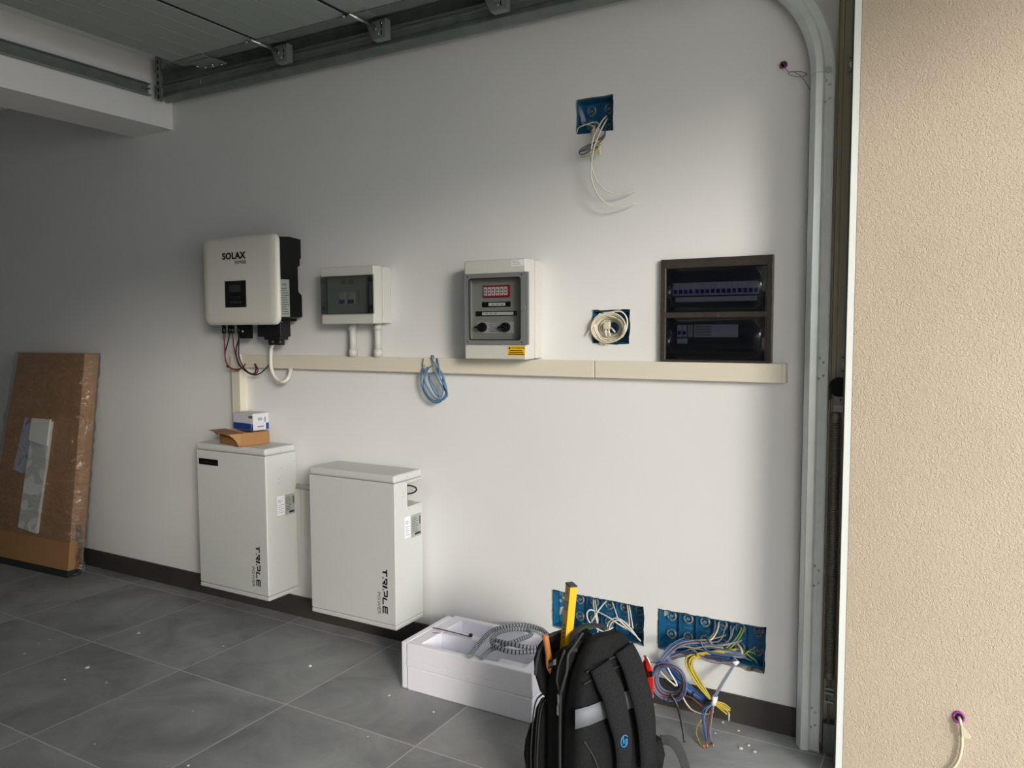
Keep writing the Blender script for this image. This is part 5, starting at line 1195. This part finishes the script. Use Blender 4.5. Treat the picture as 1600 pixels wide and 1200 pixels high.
MB().cyl(Vector((2.874,-0.8,0.5249)), Vector((2.874,-0.8,0.5304)), .0105, 14, .0085).build('handle_end', 'wood', t)
bx('hammer_head', B(.03, .13, .365), B(.085, .105, .385), 'black', t, .004)
t = thing('cable_cutter', 'red pliers tucked in the side pocket on right of the backpack', 'pliers', tuple(B(.31, .05, .33)))
def yy_(pts, th, m, nm, bev=.002):
    b = MB(); b.prism([Vector(p) for p in pts], Vector((-.25, .97, 0))*th, bev, 2); return b.build(nm, m, t)
yy_([(3.092,-0.6,0.4179),(3.098,-0.6,0.4288),(3.106,-0.6,0.4266),(3.11,-0.6,0.4043),(3.112,-0.6,0.3758),(3.109,-0.6,0.3517),(3.101,-0.6,0.3576),(3.096,-0.6,0.3819),(3.09,-0.6,0.3981)], .012, 'red_paint', 'grip')
yy_([(3.1,-0.61,0.4426),(3.106,-0.61,0.4457),(3.114,-0.61,0.434),(3.123,-0.61,0.413),(3.127,-0.61,0.3909),(3.128,-0.61,0.3717),(3.118,-0.61,0.3656),(3.11,-0.61,0.3985)], .010, 'red_paint', 'grip')
yy_([(3.108,-0.62,0.3751),(3.118,-0.62,0.3888),(3.133,-0.62,0.3885),(3.133,-0.62,0.3541),(3.132,-0.62,0.3306),(3.118,-0.62,0.3274),(3.112,-0.62,0.3491)], .014, 'red_paint', 'jaw_cover')
yy_([(3.122,-0.63,0.3382),(3.137,-0.63,0.3419),(3.137,-0.63,0.3343),(3.122,-0.63,0.3306)], .010, 'galv', 'steel_edge', .0005)
yy_([(3.119,-0.625,0.4065),(3.131,-0.625,0.4109),(3.133,-0.625,0.3961),(3.121,-0.625,0.3897)], .004, 'black_plastic', 'pivot_plate', .0005)
MB().cyl((3.106,-0.615,0.3881), Vector((3.106,-0.615,0.3881))+Vector((.002, -.006, 0)), .0045, 12).build('pivot_screw', 'zinc', t)
MB().cyl((3.106,-0.615,0.3688), Vector((3.106,-0.615,0.3688))+Vector((.002, -.006, 0)), .0045, 12).build('pivot_screw', 'zinc', t)
MB().tube(smooth_path([Vector(p) for p in [(3.104,-0.622,0.4499),(3.112,-0.622,0.4496),(3.12,-0.622,0.4379),(3.124,-0.622,0.4254)]]), .0022, 6).build('spring_wire', 'zinc', t)

# ================================================================== CRUMBS on the floor
q = random.Random(31)
spots = [((0.7622,-0.8687,0), .011, 'largest plaster crumb, at the middle of left floor'), ((0.3852,-0.9176,0), .006, None), ((0.3278,-0.8229,0), .005, None), ((0.3267,-0.7738,0), .0045, None), ((0.7872,-0.9774,0), .005, None), ((0.9613,-0.9127,0), .0055, None), ((0.6109,-0.5299,0), .009, 'flat plaster flake on the grout line in front of taller battery'),
         ((1.561,-0.4014,0), .010, 'plaster flake on grout line in front of shorter battery'), ((1.077,-0.4374,0), .005, None), ((2.017,-0.4468,0), .006, None), ((2.241,-0.4706,0), .006, None), ((2.144,-0.7212,0), .004, None), ((1.46,-0.8972,0), .004, None), ((1.366,-1.215,0), .004, None), ((1.757,-1.147,0), .006, None),
         ((3.184,-0.0275,0), .006, None), ((3.248,-0.058,0), .005, None), ((3.283,-0.1714,0), .008, None), ((3.301,-0.1385,0), .006, None), ((3.182,-0.1144,0), .004, None), ((3.327,-0.1696,0), .007, None)]
for p, rr, lab in spots:
    bm = bmesh.new(); bmesh.ops.create_icosphere(bm, subdivisions=1, radius=rr)
    for v in bm.verts: v.co = Vector((v.co.x*q.uniform(.7, 1.2), v.co.y*q.uniform(.7, 1.2), max(-.25*rr, v.co.z*.45*q.uniform(.7, 1.1))))
    m_ = MB(); m_.bm.free(); m_.bm = bm; bmesh.ops.translate(bm, verts=bm.verts[:], vec=Vector((p[0], p[1], .25*rr)))
    o = m_.build('plaster_crumb', 'crumb'); tag(o, lab or ('tiny white plaster crumb on the floor right of the backpack' if p[0] > 3.0 else 'tiny white plaster crumb on the open tiles left of the backpack'), 'crumb', 'plaster crumbs right of backpack' if p[0] > 3.0 else 'plaster crumbs on the open floor')
